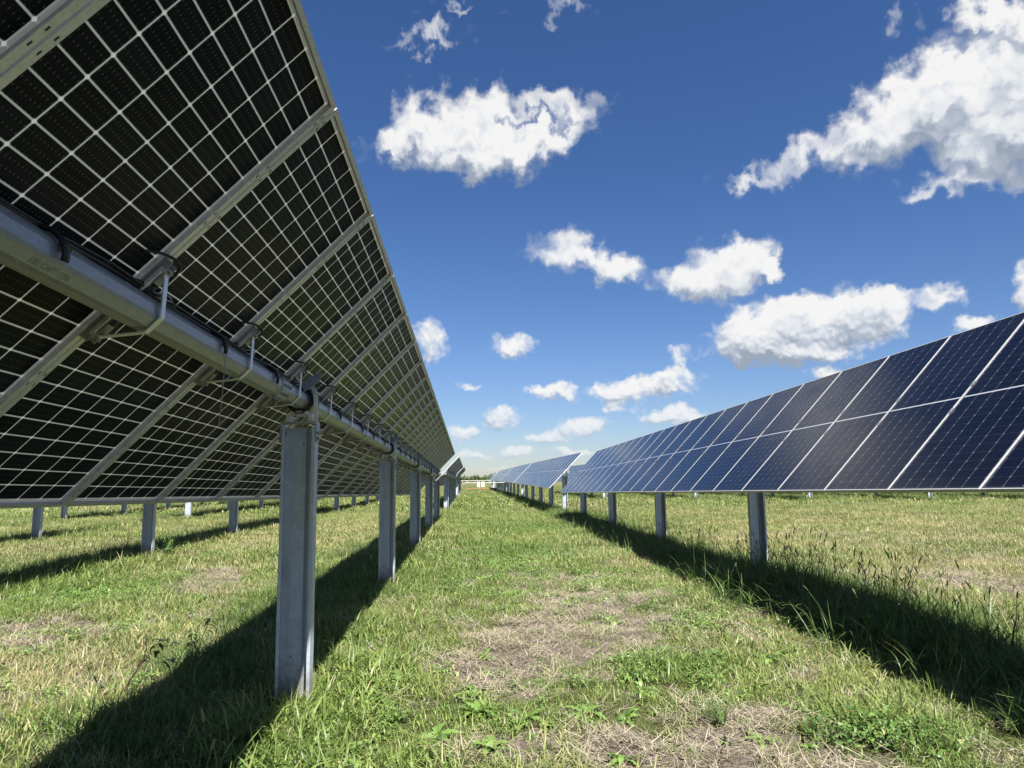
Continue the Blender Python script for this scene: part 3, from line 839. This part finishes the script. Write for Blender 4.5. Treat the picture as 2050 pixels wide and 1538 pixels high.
# rank clumps at the feet of the right-hand posts and along the left shade edge
for cx, cy, sx_, sy_, n in ((4.3, 10.7, .36, .8, 300), (4.5, 9.2, .24, .9, 220), (4.45, 7.8, .25, .8, 220), (4.35, 6.3, .28, .6, 170), (4.4, 13.2, .25, 1.2, 170), (4.4, 16.8, .32, .9, 240), (4.4, 22.7, .34, 1.2, 220), (4.4, 28.5, .4, 1.2, 160),
                            (-2.25, 6.6, .28, .8, 60), (-2.4, 8.6, .25, 1.0, 70), (-2.45, 11.5, .25, 1.6, 80), (-2.5, 15.5, .25, 2.2, 80), (-2.2, 5.2, .3, .5, 40)):
    px.append(rng.normal(cx, sx_, n)); py.append(rng.normal(cy, sy_, n))
x, y = np.concatenate(px), np.concatenate(py)
keep = ~((x > -1.75) & (x < -.6) & (y < 6.2)) & ~((y < 4.6) & (x < 3.2)); x, y = x[keep], y[keep]
s = rng.uniform(.55, 1.15, len(x)) * np.where(x > 3, 1.25 + .75 * np.clip(fbm(x, y, .9, 55, 2) - .3, 0, 1) + .3 * np.exp(-((y - 10.3) / 1.2) ** 2), np.where(x < -4, 1.4, .95)) * np.where(y > 38, 1.35, 1.)
hx, hy = rng.uniform(7, 46, 1500), rng.uniform(0, 9, 1500); hy += np.interp(hx, [7, 16, 22, 28, 34, 46], [60, 52, 47, 44, 41, 37])
x = np.concatenate([x, hx]); y = np.concatenate([y, hy]); s = np.concatenate([s, rng.uniform(.9, 1.8, 1500)])
scatter('tall_grass', 'tall uncut dark green grass along the foot of the posts', 'grass', C_TALL, pts(x, y), s, .05 + rng.normal(0, .12, len(x)), np.clip(.3 + rng.normal(0, .2, len(x)), 0, 1), .2)
# single taller tufts anywhere
x, y = wedge(3.4, 30, 1.6); keep = fbm(x, y, 1.1, 33, 3) > .48; x, y = x[keep], y[keep]
scatter('tall_grass', 'scattered taller tufts standing out of the mown grass', 'grass', C_TALL, pts(x, y), rng.uniform(.3, .62, len(x)), dry_f(x, y) + rng.normal(0, .12, len(x)), hue_f(x, y), .2)
# broad leaved ground weeds
x, y = wedge(3.2, 26, 26)
f = np.maximum(blobs(x, y, LUSH) * .95, np.clip(.22 + (fbm(x, y, 1.3, 91, 4) - .47) * 3.4, .04, .95) * np.maximum(np.exp(-((x - .9) / 3.0) ** 2), .8 * np.exp(-((x + 4.6) / 1.9) ** 2)))
keep = rng.random(len(x)) < f * (1 - .75 * bare_f(x, y)) ; x, y = x[keep], y[keep]
scatter('ground_weeds', 'low broad-leaved weeds sprawling through the grass', 'weeds', C_LEAF, pts(x, y), rng.uniform(.6, 1.35, len(x)), rng.normal(-.15, .1, len(x)), hue_f(x, y))
# ragged thistle rosettes in the rank foreground patches
def rosette_src():
    mb = MB(); n = random.randint(8, 13); L = random.uniform(.10, .17)
    for k in range(n):
        a = 2.4 * k + random.uniform(-.3, .3)
        lobed_leaf(mb, (.008 * math.cos(a), .008 * math.sin(a), .008), a, L * random.uniform(.6, 1.1), L * .34, .25 + .8 * k / n, random.uniform(.4, 1.1), random.random(), 4)
    return mb
C_ROS = coll('rosette', [src(rosette_src(), 'a', MAT['leafy']) for _ in range(6)])
x, y = wedge(3.3, 15, 11)
f = blobs(x, y, [(0, 5.0, 1.1, .45, 1), (.2, 4.4, .5, .25, 1), (-1.0, 5.6, .6, 1.1, .9), (-.6, 7.2, .7, 1.3, .5), (1.6, 5.6, .5, .5, .5), (2.4, 4.6, .5, .5, .6), (-5.6, 10.8, 1.2, 1.8, .5), (1., 12.5, 1.2, 2.5, .25), (2.6, 7.3, .5, 1., .4)]) + .04
keep = rng.random(len(x)) < f; x, y = x[keep], y[keep]
scatter('ground_weeds', 'ragged toothed leaf rosettes crowding the rank patches', 'weeds', C_ROS, pts(x, y), rng.uniform(.35, 1.05, len(x)), rng.normal(-.1, .15, len(x)), np.clip(rng.normal(.35, .28, len(x)), 0, 1), .35)
# straw and stubble on the worn patches
x, y = wedge(3.2, 22, 42)
keep = rng.random(len(x)) < np.clip(.12 + bare_f(x, y) * .9 + .3 * np.clip(dry_f(x, y), 0, 1) + .5 * worn(x, y), 0, 1); x, y = x[keep], y[keep]
scatter('straw', 'pale mown straw lying over the worn earth patches', 'straw', C_STRAW, pts(x, y, .004), rng.uniform(.7, 1.25, len(x)), rng.uniform(0, .6, len(x)), None, .08)
x, y = wedge(3.2, 14, 40)
b_ = bare_f(x, y); keep = rng.random(len(x)) < np.clip(b_ * .55, 0, 1); x, y = x[keep], y[keep]
scatter('stubble', 'sparse dry stubble on the bare soil', 'stubble', C_STUB, pts(x, y), rng.uniform(.6, 1.3, len(x)), rng.uniform(.1, .6, len(x)), hue_f(x, y))
x, y = wedge(3.3, 13, 60)
keep = rng.random(len(x)) < np.clip(bare_f(x, y) - .15, 0, 1) * .9; x, y = x[keep], y[keep]
scatter('soil_clods', 'crumbly grey-brown soil clods on the bare patches', 'soil', C_CLOD, pts(x, y, .0), rng.gamma(1.7, .0075, len(x)) + .003, None, None, .6)

# ---------------------------------------------------------------- single weeds that stand out
def plant(name, label, cat, x, y, parts, group=None):
    o = empty(name, (x, y, float(ground_z(x, y)))); tag(o, label, cat, group)
    for nm, mb, mat in parts: mobj(nm, mb.mesh(nm, [mat], True), o)
    return o
def foxtail(x, y, h, az, lean, L, label, nb=5, r=.0085):
    random.seed(int(abs(x * 100 + y * 37)))
    st = MB(); seed_stem(st, 0, 0, h, az, lean, L, r, .45, .55)
    lv = MB()
    for _ in range(nb): blade(lv, random.uniform(-.02, .02), random.uniform(-.02, .02), random.uniform(.12, .28), .008, random.uniform(0, 6.28), random.uniform(.1, .5), random.uniform(.4, 1.3), random.random(), 0, 5)
    plant('foxtail_grass', label, 'foxtail', x, y, [('seed_head', st, MAT['seed']), ('leaves', lv, MAT['tallgrass'])], 'foxtail seed heads')
foxtail(-1.50, 4.42, .24, 2.6, .10, .085, 'bristly tan foxtail head lit against the dark shadow at the bottom left', 4, .011)
foxtail(-1.44, 4.22, .15, 1.0, .16, .07, 'short yellow-green foxtail head below the tan one at the bottom edge', 4, .009)
foxtail(-.62, 6.55, .34, .6, .16, .06, 'slim straw-coloured foxtail standing in the shadow right of the front post', 5, .005)
foxtail(2.55, 4.75, .26, 3.6, .9, .10, 'long nodding green foxtail arching over the leafy clump at lower right', 5, .008)
foxtail(4.1, 7.7, .72, .4, .10, .10, 'tall dark seed spike rising above the grass in front of the right shadow', 6, .007)
foxtail(5.25, 8.2, .55, 2.2, .18, .09, 'second dark seed spike against the dry grass behind the right shadow', 6, .006)
def rosette(x, y, n, L, label, tone=.5, rise=.8, cat='weed', name='thistle_weed', mat='leafy'):
    random.seed(int(abs(x * 91 + y * 53)) + n)
    mb = MB()
    for k in range(n):
        a = 2.4 * k + random.uniform(-.25, .25); t = k / n
        lobed_leaf(mb, (.01 * math.cos(a), .01 * math.sin(a), .01), a, L * (1 - .35 * t) * random.uniform(.8, 1.1), L * .34, .25 + rise * t, random.uniform(.4, 1.0), min(1, max(0, tone + random.uniform(-.25, .25))), 5)
    plant(name, label, cat, x, y, [('leaves', mb, MAT[mat])], 'broad-leaved weeds')
rosette(.05, 5.18, 15, .20, 'bushy toothed thistle rosette left of centre in the foreground', .55, 1.0)
rosette(.38, 5.02, 11, .17, 'smaller thistle beside the bushy one, with a pale curled leaf', .6)
rosette(.78, 5.05, 12, .19, 'spreading thistle with a broad pale leaf at the edge of the worn soil', .75, .6)
rosette(.12, 4.52, 14, .19, 'light green leafy weed at the bottom centre edge', .8, .8)
rosette(1.78, 4.58, 8, .13, 'lone small weed on the bare soil at lower right', .6, .6)
rosette(-1.12, 5.30, 12, .16, 'ragged weed growing against the foot of the front post', .7, 1.1)
rosette(-.85, 5.65, 13, .17, 'pale ragged weed in sun just right of the front post', .8, 1.0)
rosette(-4.75, 10.4, 12, .26, 'large dock-like weed in the sunlit grass left of the front post', .75, .9)
rosette(1.9, 12.3, 10, .2, 'dark green weed tuft in the middle of the lane', .2, .9)
rosette(2.55, 6.3, 12, .19, 'clover-leaved clump beside the worn patch on the right', .3, .8)
def leaf_bush(x, y, n, r, h, label, tone, lmax=.08):
    random.seed(int(abs(x * 31 + y * 77)))
    mb = leafy_clump(n, r, h, .03, lmax)
    mb.tone = [(min(1, t[0] * .5 + tone), t[1], t[2]) for t in mb.tone]
    plant('leafy_bush', label, 'weed', x, y, [('leaves', mb, MAT['leafy'])], 'broad-leaved weeds')
leaf_bush(2.36, 4.5, 150, .30, .20, 'dense dark clover-like clump at the lower right', .05, .055)
leaf_bush(2.62, 4.28, 110, .25, .22, 'round-leaved clump at the bottom edge right of the bare soil', .15, .06)
# grass clump with long arching leaves
random.seed(4)
mb = MB()
for k in range(34): blade(mb, random.uniform(-.03, .03), random.uniform(-.03, .03), random.uniform(.16, .30), .009, random.gauss(2.5, .9), random.uniform(.2, .8), random.uniform(.1, .8), random.random(), 0, 5)
plant('grass_clump', 'isolated clump of long straight grass leaves on the worn soil', 'grass clump', 1.62, 4.78, [('leaves', mb, MAT['tallgrass'])])
mb = MB()
for k in range(60): blade(mb, random.gauss(0, .12), random.gauss(0, .08), random.uniform(.14, .34), .011, random.uniform(0, 6.28), random.uniform(.1, .6), random.uniform(.4, 1.4), random.random() * .7 + .3, 0, 5)
plant('grass_clump', 'sunlit broad grass leaves fanning up at the bottom beside the shadow', 'grass clump', -.95, 4.35, [('leaves', mb, MAT['tallgrass'])])
# bent reed in the right shadow
mb = MB()
P = smooth_path([(0, 0, 0), (-.05, .02, .25), (-.14, .03, .42), (-.26, .03, .50), (-.36, .02, .50)], 4)
mb.tube(P, [.004 - .003 * i / (len(P) - 1) for i in range(len(P))], 5, 0, True, (.8, 0, 0))
for t, az in ((.35, 2.6), (.55, 3.6), (.7, .3), (.85, 2.9)):
    p = P[int(t * (len(P) - 1))]; blade(mb, p.x, p.y, .16, .010, az, .9, 1.0, .8, 0, 5, z=p.z)
plant('reed_grass', 'pale bent reed catching the sun at the edge of the right shadow', 'reed', 3.05, 6.2, [('stem', mb, MAT['tallgrass'])])
# dead branching weed at the left shadow edge
random.seed(9); mb = MB()
def twig(p, d, L, r, lv):
    e = p + d * L; mb.tube([p, p.lerp(e, .5) + Vector((random.uniform(-.01, .01), 0, random.uniform(-.01, .01))), e], [r, r * .8, r * .5], 5, 0, True, (.4, .3, 0))
    if lv:
        for k in range(3):
            dd = (d + Vector((random.uniform(-.7, .7), random.uniform(-.5, .5), random.uniform(-.2, .5)))).normalized()
            twig(p.lerp(e, random.uniform(.35, 1)), dd, L * random.uniform(.4, .7), r * .55, lv - 1)
twig(Vector((0, 0, 0)), Vector((.45, .15, .8)).normalized(), .36, .008, 2)
dead = mb; lv = MB()
for k in range(16): lobed_leaf(lv, (.26 + random.gauss(0, .06), .1 + random.gauss(0, .06), .30 + random.uniform(-.06, .12)), random.uniform(0, 6.28), .09, .045, random.uniform(-.2, .8), .8, random.random() * .4, 3)
plant('dead_weed', 'dark leaning dead weed stalk with a few leaves at the left shadow edge', 'weed', -2.62, 5.75, [('stem', dead, MAT['deadstem']), ('leaves', lv, MAT['leafy'])])
# tall leafy weed in front of the left shadow, second one further along
for x, y, lab in ((-2.42, 6.7, 'dark leafy weed poking out of the left shadow into the sunlit grass'), (5.1, 17.5, 'straggly dark weed beside the second post on the right'), (-6.75, 16.9, 'white-flowered weed at the foot of the hidden row post on the left')):
    random.seed(int(y * 10)); st = MB(); lv = MB()
    for q in range(3 if y < 10 else 7):
        a = random.uniform(0, 6.28); h = random.uniform(.3, .45) * (1.5 if y > 17.2 else 1)
        st.tube([(0, 0, 0), (.05 * math.cos(a), .05 * math.sin(a), h * .5), (.12 * math.cos(a), .12 * math.sin(a), h)], .003, 4, 0, True, (.3, 0, 0))
        for k in range(12):
            t = random.uniform(.25, 1)
            lobed_leaf(lv, (.12 * t * math.cos(a), .12 * t * math.sin(a), h * t), random.uniform(0, 6.28), .08, .03, .4, .9, random.random() * .5, 2)
    plant('leafy_weed', lab, 'weed', x, y, [('stem', st, MAT['tallgrass']), ('leaves', lv, MAT['leafy'])])

# ---------------------------------------------------------------- things far down the lane
def cabinet(x, y, label):
    o = empty('equipment_cabinet', (x, y, 0)); tag(o, label, 'equipment cabinet', 'white cabinets at the end of the lane')
    mb = MB(); mb.box((0, 0, .92), (.46, .34, .86)); mb.box((0, -.0, 1.37), (.52, .40, .04)); mobj('cabinet_body', mb.mesh('cabinet_body', [MAT['white_box']]), o)
    mb = MB(); mb.box((0, -.182, .92), (.40, .02, .76)); mb.box((.15, -.197, .92), (.02, .01, .12), 1); mobj('cabinet_door', mb.mesh('cabinet_door', [MAT['white_box'], MAT['ink']]), o)
    for s in (-1, 1):
        mb = MB(); mb.box((s * .19, 0, .20), (.06, .06, .58)); mobj('leg', mb.mesh('leg', [MAT['bracket']]), o)
cabinet(1.68, 122, 'left one of two small white cabinets standing in the lane')
cabinet(2.42, 122, 'right one of two small white cabinets standing in the lane')
def beam(name, label, cat, x0, x1, y, z, d, mat, posts):
    o = empty(name, (x0, y, 0)); tag(o, label, cat)
    mb = MB(); mb.box(((x1 - x0) / 2, 0, z), (x1 - x0, d, d)); mb.box(((x1 - x0) / 2, -d * .5 - .004, z), (x1 - x0 - .2, .008, d * .4))
    mobj('beam', mb.mesh('beam', [MAT[mat]]), o)
    for q in posts:
        mb = MB(); mb.box((q, 0, (z - d / 2 - .2) / 2), (.14, .10, z - d / 2 + .2)); mobj('support', mb.mesh('support', [MAT[mat]]), o)
beam('cable_bridge', 'long pale horizontal beam bridging the lane between the two rows', 'cable bridge', -1.55, 4.5, 86.3, 1.34, .085, 'pale_beam', (.06, 5.98))
beam('cable_bridge', 'second pale beam across the lane, higher and nearer the trees', 'cable bridge', -1.5, 4.5, 128, 1.60, .10, 'pale_beam', (.06, 5.95))
beam('low_rail', 'low rust-brown rail lying across the grass below the white cabinets', 'rail', -.5, 4.85, 119.5, .30, .18, 'rust', (.3, 2.6, 5.2))
# gravel road at far left
me = bpy.data.meshes.new('gravel_road')
me.from_pydata([(-140, 46.5, .02), (-29.5, 46.5, .02), (-28.0, 49, .02), (-30, 54.5, .02), (-140, 54.5, .02)], [], [(0, 1, 2, 3, 4)])
m, nt, out = new_mat('pale_gravel'); b = NB(nt)
pos = b.n('ShaderNodeNewGeometry').outputs['Position']; n1 = b.noise(pos, 6, 6, .7)
p = b.bsdf(b.ramp(n1, [(.3, (.40, .36, .31)), (.7, (.62, .58, .52))]), .95, 0, .1); b.link(p.outputs[0], out.inputs[0])
me.materials.append(m); mobj('gravel_road', me)['kind'] = 'structure'
# tree line on the horizon
def treeline():
    mb = MB(); rr = random.Random(3)
    x = -170.
    while x < 260:
        h = rr.uniform(4.2, 7.2); w = rr.uniform(3.5, 6.5); y = 520 + rr.uniform(-20, 20)
        mb.tube([(x, y, -1), (x, y, h * .6)], [.25, .12], 5, 1)
        for k in range(150):
            a = rr.uniform(0, 6.283); e = rr.uniform(-1, 1); q = rr.random() ** .4
            c = Vector((x + w * .62 * q * math.cos(a) * math.sqrt(1 - e * e), y + w * .5 * q * math.sin(a) * math.sqrt(1 - e * e), h * .52 + h * .46 * q * e))
            s = rr.uniform(.35, .8)
            d1 = Vector((rr.gauss(0, 1), rr.gauss(0, 1), rr.gauss(0, 1))).normalized(); d2 = d1.cross(Vector((rr.gauss(0, 1), rr.gauss(0, 1), rr.gauss(0, 1)))).normalized()
            mb.add([c - d1 * s, c + d2 * s * .8, c + d1 * s, c - d2 * s * .8], [(0, 1, 2, 3)], 0, False, [(rr.random(), .3, 0)] * 4)
        x += w * rr.uniform(.45, .9)
    return mb
MAT['treeleaf'] = leaf_mat('distant_foliage', ((.090, .125, .050), (.13, .17, .065), (.17, .20, .085)), ((.09, .12, .05), (.13, .16, .06), (.16, .2, .08)), .35, .6, .2)
o = mobj('treeline', treeline().mesh('treeline', [MAT['treeleaf'], MAT['deadstem']], True)); tag(o, 'low green tree line along the horizon', 'trees', None, 'stuff')

# ---------------------------------------------------------------- sky, clouds, sun
CLOUDS = [(-1.86,27.03,5.08,2.71,-3.13,1.0),
 (2.14,26.0,6.33,2.27,3.12,1.1),
 (9.18,28.3,3.57,1.76,3.07,0.9),
 (3.25,29.18,4.05,1.4,3.12,0.8),
 (-5.61,25.92,3.55,1.0,-2.95,0.75),
 (-0.19,24.72,4.21,1.25,3.14,0.7),
 (5.96,26.3,3.54,1.46,-2.98,0.8),
 (-3.96,28.01,2.15,2.08,0.96,0.6),
 (5.99,27.87,3.38,0.39,3.04,-0.42),
 (16.53,17.51,1.18,0.76,3.03,-0.3),
 (21.18,17.57,0.83,0.67,2.94,-0.35),
 (37.19,25.01,4.58,3.88,-2.94,1.2),
 (40.86,23.97,4.96,4.04,2.15,1.2),
 (33.69,24.46,4.35,2.54,-2.79,1.1),
 (29.93,23.62,2.87,1.92,-2.89,0.9),
 (25.6,22.67,3.07,1.09,-2.8,0.75),
 (22.22,22.27,2.25,0.64,3.0,0.55),
 (39.98,20.83,3.53,1.67,2.83,0.9),
 (36.05,19.45,3.46,0.85,3.06,0.75),
 (41.38,28.66,3.76,1.3,2.53,0.9),
 (39.19,29.68,1.78,0.83,2.76,0.5),
 (7.84,18.01,3.08,1.63,3.09,0.95),
 (12.3,16.65,2.89,1.24,2.83,0.95),
 (20.12,15.69,3.55,2.19,3.01,1.0),
 (22.61,16.38,2.38,1.85,2.95,0.9),
 (18.55,14.87,2.85,1.22,3.05,0.8),
 (24.38,15.4,1.61,0.51,3.02,0.55),
 (23.0,10.52,3.9,2.19,3.05,1.1),
 (27.28,11.08,4.14,2.38,-3.07,1.2),
 (31.15,11.39,2.38,1.95,2.93,1.0),
 (21.69,10.05,1.89,1.07,3.06,0.85),
 (35.18,12.19,1.77,0.95,2.97,0.72),
 (21.4,11.52,1.54,1.14,3.03,0.45),
 (25.97,12.24,1.8,1.18,3.01,0.5),
 (31.54,12.3,1.84,1.06,2.99,0.5),
 (29.01,11.55,1.2,0.94,2.97,0.35),
 (25.41,9.09,5.06,0.67,3.06,0.7),
 (-3.13,33.4,4.08,0.84,-3.01,0.62),
 (8.57,35.39,2.15,0.75,3.08,0.55),
 (34.31,30.84,1.18,0.96,-3.07,0.55),
 (-0.98,35.7,3.47,0.5,-3.13,0.5),
 (-3.09,11.16,1.83,1.69,1.55,0.75),
 (3.8,10.66,2.52,0.88,3.12,0.8),
 (6.97,6.88,2.56,0.72,3.12,0.85),
 (15.37,7.18,3.25,1.1,-2.97,1.0),
 (11.68,6.91,1.65,0.75,3.11,0.85),
 (16.54,4.75,3.01,0.78,3.11,0.95),
 (2.51,4.91,1.81,1.04,3.13,0.9),
 (-0.5,3.75,1.28,0.72,3.13,0.85),
 (9.22,4.24,2.45,0.87,3.12,0.9),
 (6.49,3.17,1.91,0.52,3.12,0.9),
 (8.45,2.15,1.97,0.36,3.12,0.8),
 (3.88,2.1,1.52,0.44,3.13,0.85),
 (0.49,2.03,1.59,0.4,3.13,0.8),
 (16.94,9.49,1.07,0.93,3.06,0.7),
 (27.54,7.3,1.54,0.66,3.07,0.75),
 (36.82,9.76,1.41,0.87,2.99,0.9),
 (40.11,12.22,1.68,1.06,1.53,0.9),
 (0.04,7.69,1.05,0.36,3.13,0.6),
 (2.86,0.93,2.39,0.28,3.13,0.4),
 (11.72,5.64,1.37,0.48,3.11,0.5),
 (-48,24,9,3.2,0,1.),(-75,34,10,4,.2,1.),(62,30,10,4,-.1,1.),(95,22,9,3,0,1.),(20,58,9,5,.3,.9),(-25,62,8,4,.1,.9),(140,35,24,9,0,1.2),(-130,30,26,9,0,1.2),(180,48,24,10,0,1.2),(115,56,20,9,.2,1.1),(-100,52,22,9,-.1,1.1),(165,20,28,6,0,1.1),(-165,22,26,6,0,1.1),(-80,20,16,5,0,1.)]  # unseen clouds added out of view; the large ones behind brighten the shadows
w = bpy.data.worlds.new('World'); scene.world = w; w.use_nodes = True
nt = w.node_tree; nt.nodes.clear(); b = NB(nt)
out = b.n('ShaderNodeOutputWorld'); bg = b.n('ShaderNodeBackground')
sky = b.n('ShaderNodeTexSky', sky_type='NISHITA'); sky.sun_disc = False
sky.sun_elevation = math.asin(SUN.z); sky.sun_rotation = math.atan2(SUN.x, SUN.y)
sky.air_density = SKY_AIR; sky.dust_density = SKY_DUST; sky.ozone_density = SKY_OZONE; sky.altitude = 300
hs = b.n('ShaderNodeHueSaturation'); hs.inputs['Saturation'].default_value = SKY_SAT; hs.inputs['Value'].default_value = 1
hs.inputs['Hue'].default_value = SKY_HUE
b.link(sky.outputs[0], hs.inputs['Color'])
vec = b.n('ShaderNodeTexCoord').outputs['Generated']
sx = b.n('ShaderNodeSeparateXYZ'); b.link(vec, sx.inputs[0])
DEG = 57.29578
az = b.m('MULTIPLY', b.m('ARCTAN2', sx.outputs[0], sx.outputs[1]), DEG)
el = b.m('MULTIPLY', b.m('ARCSINE', sx.outputs[2]), DEG)
elp = b.m('ADD', b.m('MAXIMUM', el, 0.), 6.)            # clouds near the horizon are farther off, so everything in them is smaller
pos0 = b.n('ShaderNodeCombineXYZ'); b.link(az, pos0.inputs[0]); b.link(el, pos0.inputs[1])
wob = b.n('ShaderNodeTexNoise', noise_dimensions='2D'); b.link(pos0.outputs[0], wob.inputs['Vector'])
wob.inputs['Scale'].default_value = .42; wob.inputs['Detail'].default_value = 4; wob.inputs['Roughness'].default_value = .55
off = b.vm('SCALE', b.vm('SUBTRACT', wob.outputs['Color'], (.5, .5, .5)), sc=b.m('MULTIPLY', elp, .16))
off = b.vm('MULTIPLY', off, (1, 1, 0))
hi = b.ss(el, 5., 20.)
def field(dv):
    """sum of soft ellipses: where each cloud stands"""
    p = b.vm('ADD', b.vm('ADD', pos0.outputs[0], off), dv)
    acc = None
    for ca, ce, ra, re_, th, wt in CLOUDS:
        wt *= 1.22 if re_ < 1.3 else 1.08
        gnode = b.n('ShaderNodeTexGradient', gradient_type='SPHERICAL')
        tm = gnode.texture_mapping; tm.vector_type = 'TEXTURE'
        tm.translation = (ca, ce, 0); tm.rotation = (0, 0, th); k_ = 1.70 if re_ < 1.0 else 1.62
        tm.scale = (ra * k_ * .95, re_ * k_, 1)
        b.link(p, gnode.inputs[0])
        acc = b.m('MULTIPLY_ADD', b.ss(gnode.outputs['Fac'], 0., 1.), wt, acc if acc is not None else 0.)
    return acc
def puffs(dv, detail):
    """cauliflower lumps: 0 in the creases, 1 on the rounded tops"""
    v = b.vm('ADD', b.vm('ADD', pos0.outputs[0], b.vm('SCALE', off, sc=.5)), dv)
    o = []
    for sc in (.95, .46):
        vo = b.n('ShaderNodeTexVoronoi', feature='SMOOTH_F1', voronoi_dimensions='2D'); vo.inputs['Scale'].default_value = sc
        vo.inputs['Detail'].default_value = detail; vo.inputs['Roughness'].default_value = .55; vo.inputs['Lacunarity'].default_value = 2.2
        vo.inputs['Smoothness'].default_value = .45
        b.link(v, vo.inputs['Vector']); o.append(b.m('SUBTRACT', .62, vo.outputs['Distance']))
    n = b.n('ShaderNodeMix', data_type='FLOAT'); b.link(hi, n.inputs[0]); b.link(o[0], n.inputs[2]); b.link(o[1], n.inputs[3])
    return n.outputs[0]
dup_ = b.n('ShaderNodeCombineXYZ'); b.link(b.m('MULTIPLY', elp, .014), dup_.inputs[0]); b.link(b.m('MULTIPLY', elp, .048), dup_.inputs[1])
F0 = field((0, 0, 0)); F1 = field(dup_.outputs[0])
P0 = puffs((0, 0, 0), 1.6)
dsm = b.vm('SCALE', dup_.outputs[0], sc=.30)
P1 = puffs(dsm, 1.); P00 = puffs((0, 0, 0), 1.)
n1 = b.noise(b.vm('ADD', pos0.outputs[0], b.vm('SCALE', off, sc=.8)), .26, 12, .57, 0, '2D')
n2 = b.noise(b.vm('ADD', pos0.outputs[0], b.vm('SCALE', off, sc=.8)), .80, 10, .55, 0, '2D')
nn = b.n('ShaderNodeMix', data_type='FLOAT'); b.link(hi, nn.inputs[0]); b.link(n2, nn.inputs[2]); b.link(n1, nn.inputs[3])
wisp = b.m('SUBTRACT', nn.outputs[0], .5)
amp = b.m('MULTIPLY_ADD', F0, .32, .29)
D0 = b.m('MULTIPLY_ADD', b.m('ADD', b.m('MULTIPLY', P0, b.ss(el, 8., 26., .85, .60)), b.m('MULTIPLY', wisp, b.ss(el, 8., 26., 1.35, 1.75))), amp, F0)
soft = b.ss(el, 9., 27., .85, 1.30)
alpha = b.ss(D0, .20, soft)
alpha = b.m('MULTIPLY', alpha, b.ss(F0, .01, .14))
# light: tops toward the sun white, bases and hollows grey
lit = b.m('MULTIPLY_ADD', b.m('SUBTRACT', F0, F1), .70, .70)
lit = b.m('MULTIPLY_ADD', b.m('SUBTRACT', P00, P1), .7, lit)
lit = b.m('MULTIPLY_ADD', b.m('SUBTRACT', P0, .25), .22, lit)
lit = b.m('MULTIPLY_ADD', b.m('SUBTRACT', b.noise(b.vm('ADD', pos0.outputs[0], off), .28, 3, .5, 0, '2D'), .5), .80, lit)
lit = b.m('SUBTRACT', lit, b.m('MULTIPLY', b.ss(F0, .9, 2.6), .12), clamp=True)
ccol = b.ramp(lit, [(.0, (.36, .42, .52)), (.35, (.56, .61, .70)), (.65, (.84, .87, .91)), (1., (1.0, .995, .985))])
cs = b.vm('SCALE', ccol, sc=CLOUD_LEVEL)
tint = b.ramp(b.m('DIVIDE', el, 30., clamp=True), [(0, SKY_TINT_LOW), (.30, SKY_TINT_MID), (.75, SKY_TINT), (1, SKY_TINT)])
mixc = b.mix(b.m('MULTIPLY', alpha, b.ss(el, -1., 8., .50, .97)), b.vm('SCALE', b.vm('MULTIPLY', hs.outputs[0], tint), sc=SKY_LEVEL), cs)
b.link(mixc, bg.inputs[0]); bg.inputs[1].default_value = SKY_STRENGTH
b.link(bg.outputs[0], out.inputs[0])
w.cycles.sampling_method = 'MANUAL'; w.cycles.sample_map_resolution = 512

sun = bpy.data.lights.new('sun', 'SUN'); sun.energy = SUN_E; sun.angle = R(.53); sun.color = (1., .955, .88)
so = link(bpy.data.objects.new('sun', sun)); so.rotation_euler = SUN.to_track_quat('Z', 'Y').to_euler(); so.location = (6, -10, 30)

# ---------------------------------------------------------------- camera
f = Vector((math.sin(YAW) * math.cos(PITCH), math.cos(YAW) * math.cos(PITCH), math.sin(PITCH)))
r = Vector((math.cos(YAW), -math.sin(YAW), 0)); u = r.cross(f)
r2 = r * math.cos(ROLL) + u * math.sin(ROLL); u2 = -r * math.sin(ROLL) + u * math.cos(ROLL)
cd = bpy.data.cameras.new('camera'); cd.sensor_width = 36; cd.lens = 36 * F_PX / 2050; cd.clip_start = .05; cd.clip_end = 4000
co = link(bpy.data.objects.new('camera', cd))
M = Matrix((r2, u2, -f)).transposed().to_4x4(); M.translation = (0, 0, EYE); co.matrix_world = M
scene.camera = co
scene.view_settings.view_transform = 'Standard'; scene.view_settings.look = 'None'
scene.view_settings.exposure = EXPOSURE; scene.view_settings.gamma = 1
scene.cycles.max_bounces = 7; scene.cycles.diffuse_bounces = 4; scene.cycles.glossy_bounces = 3; scene.cycles.transmission_bounces = 3
scene.cycles.use_denoising = True
scene.cycles.sample_clamp_indirect = 6
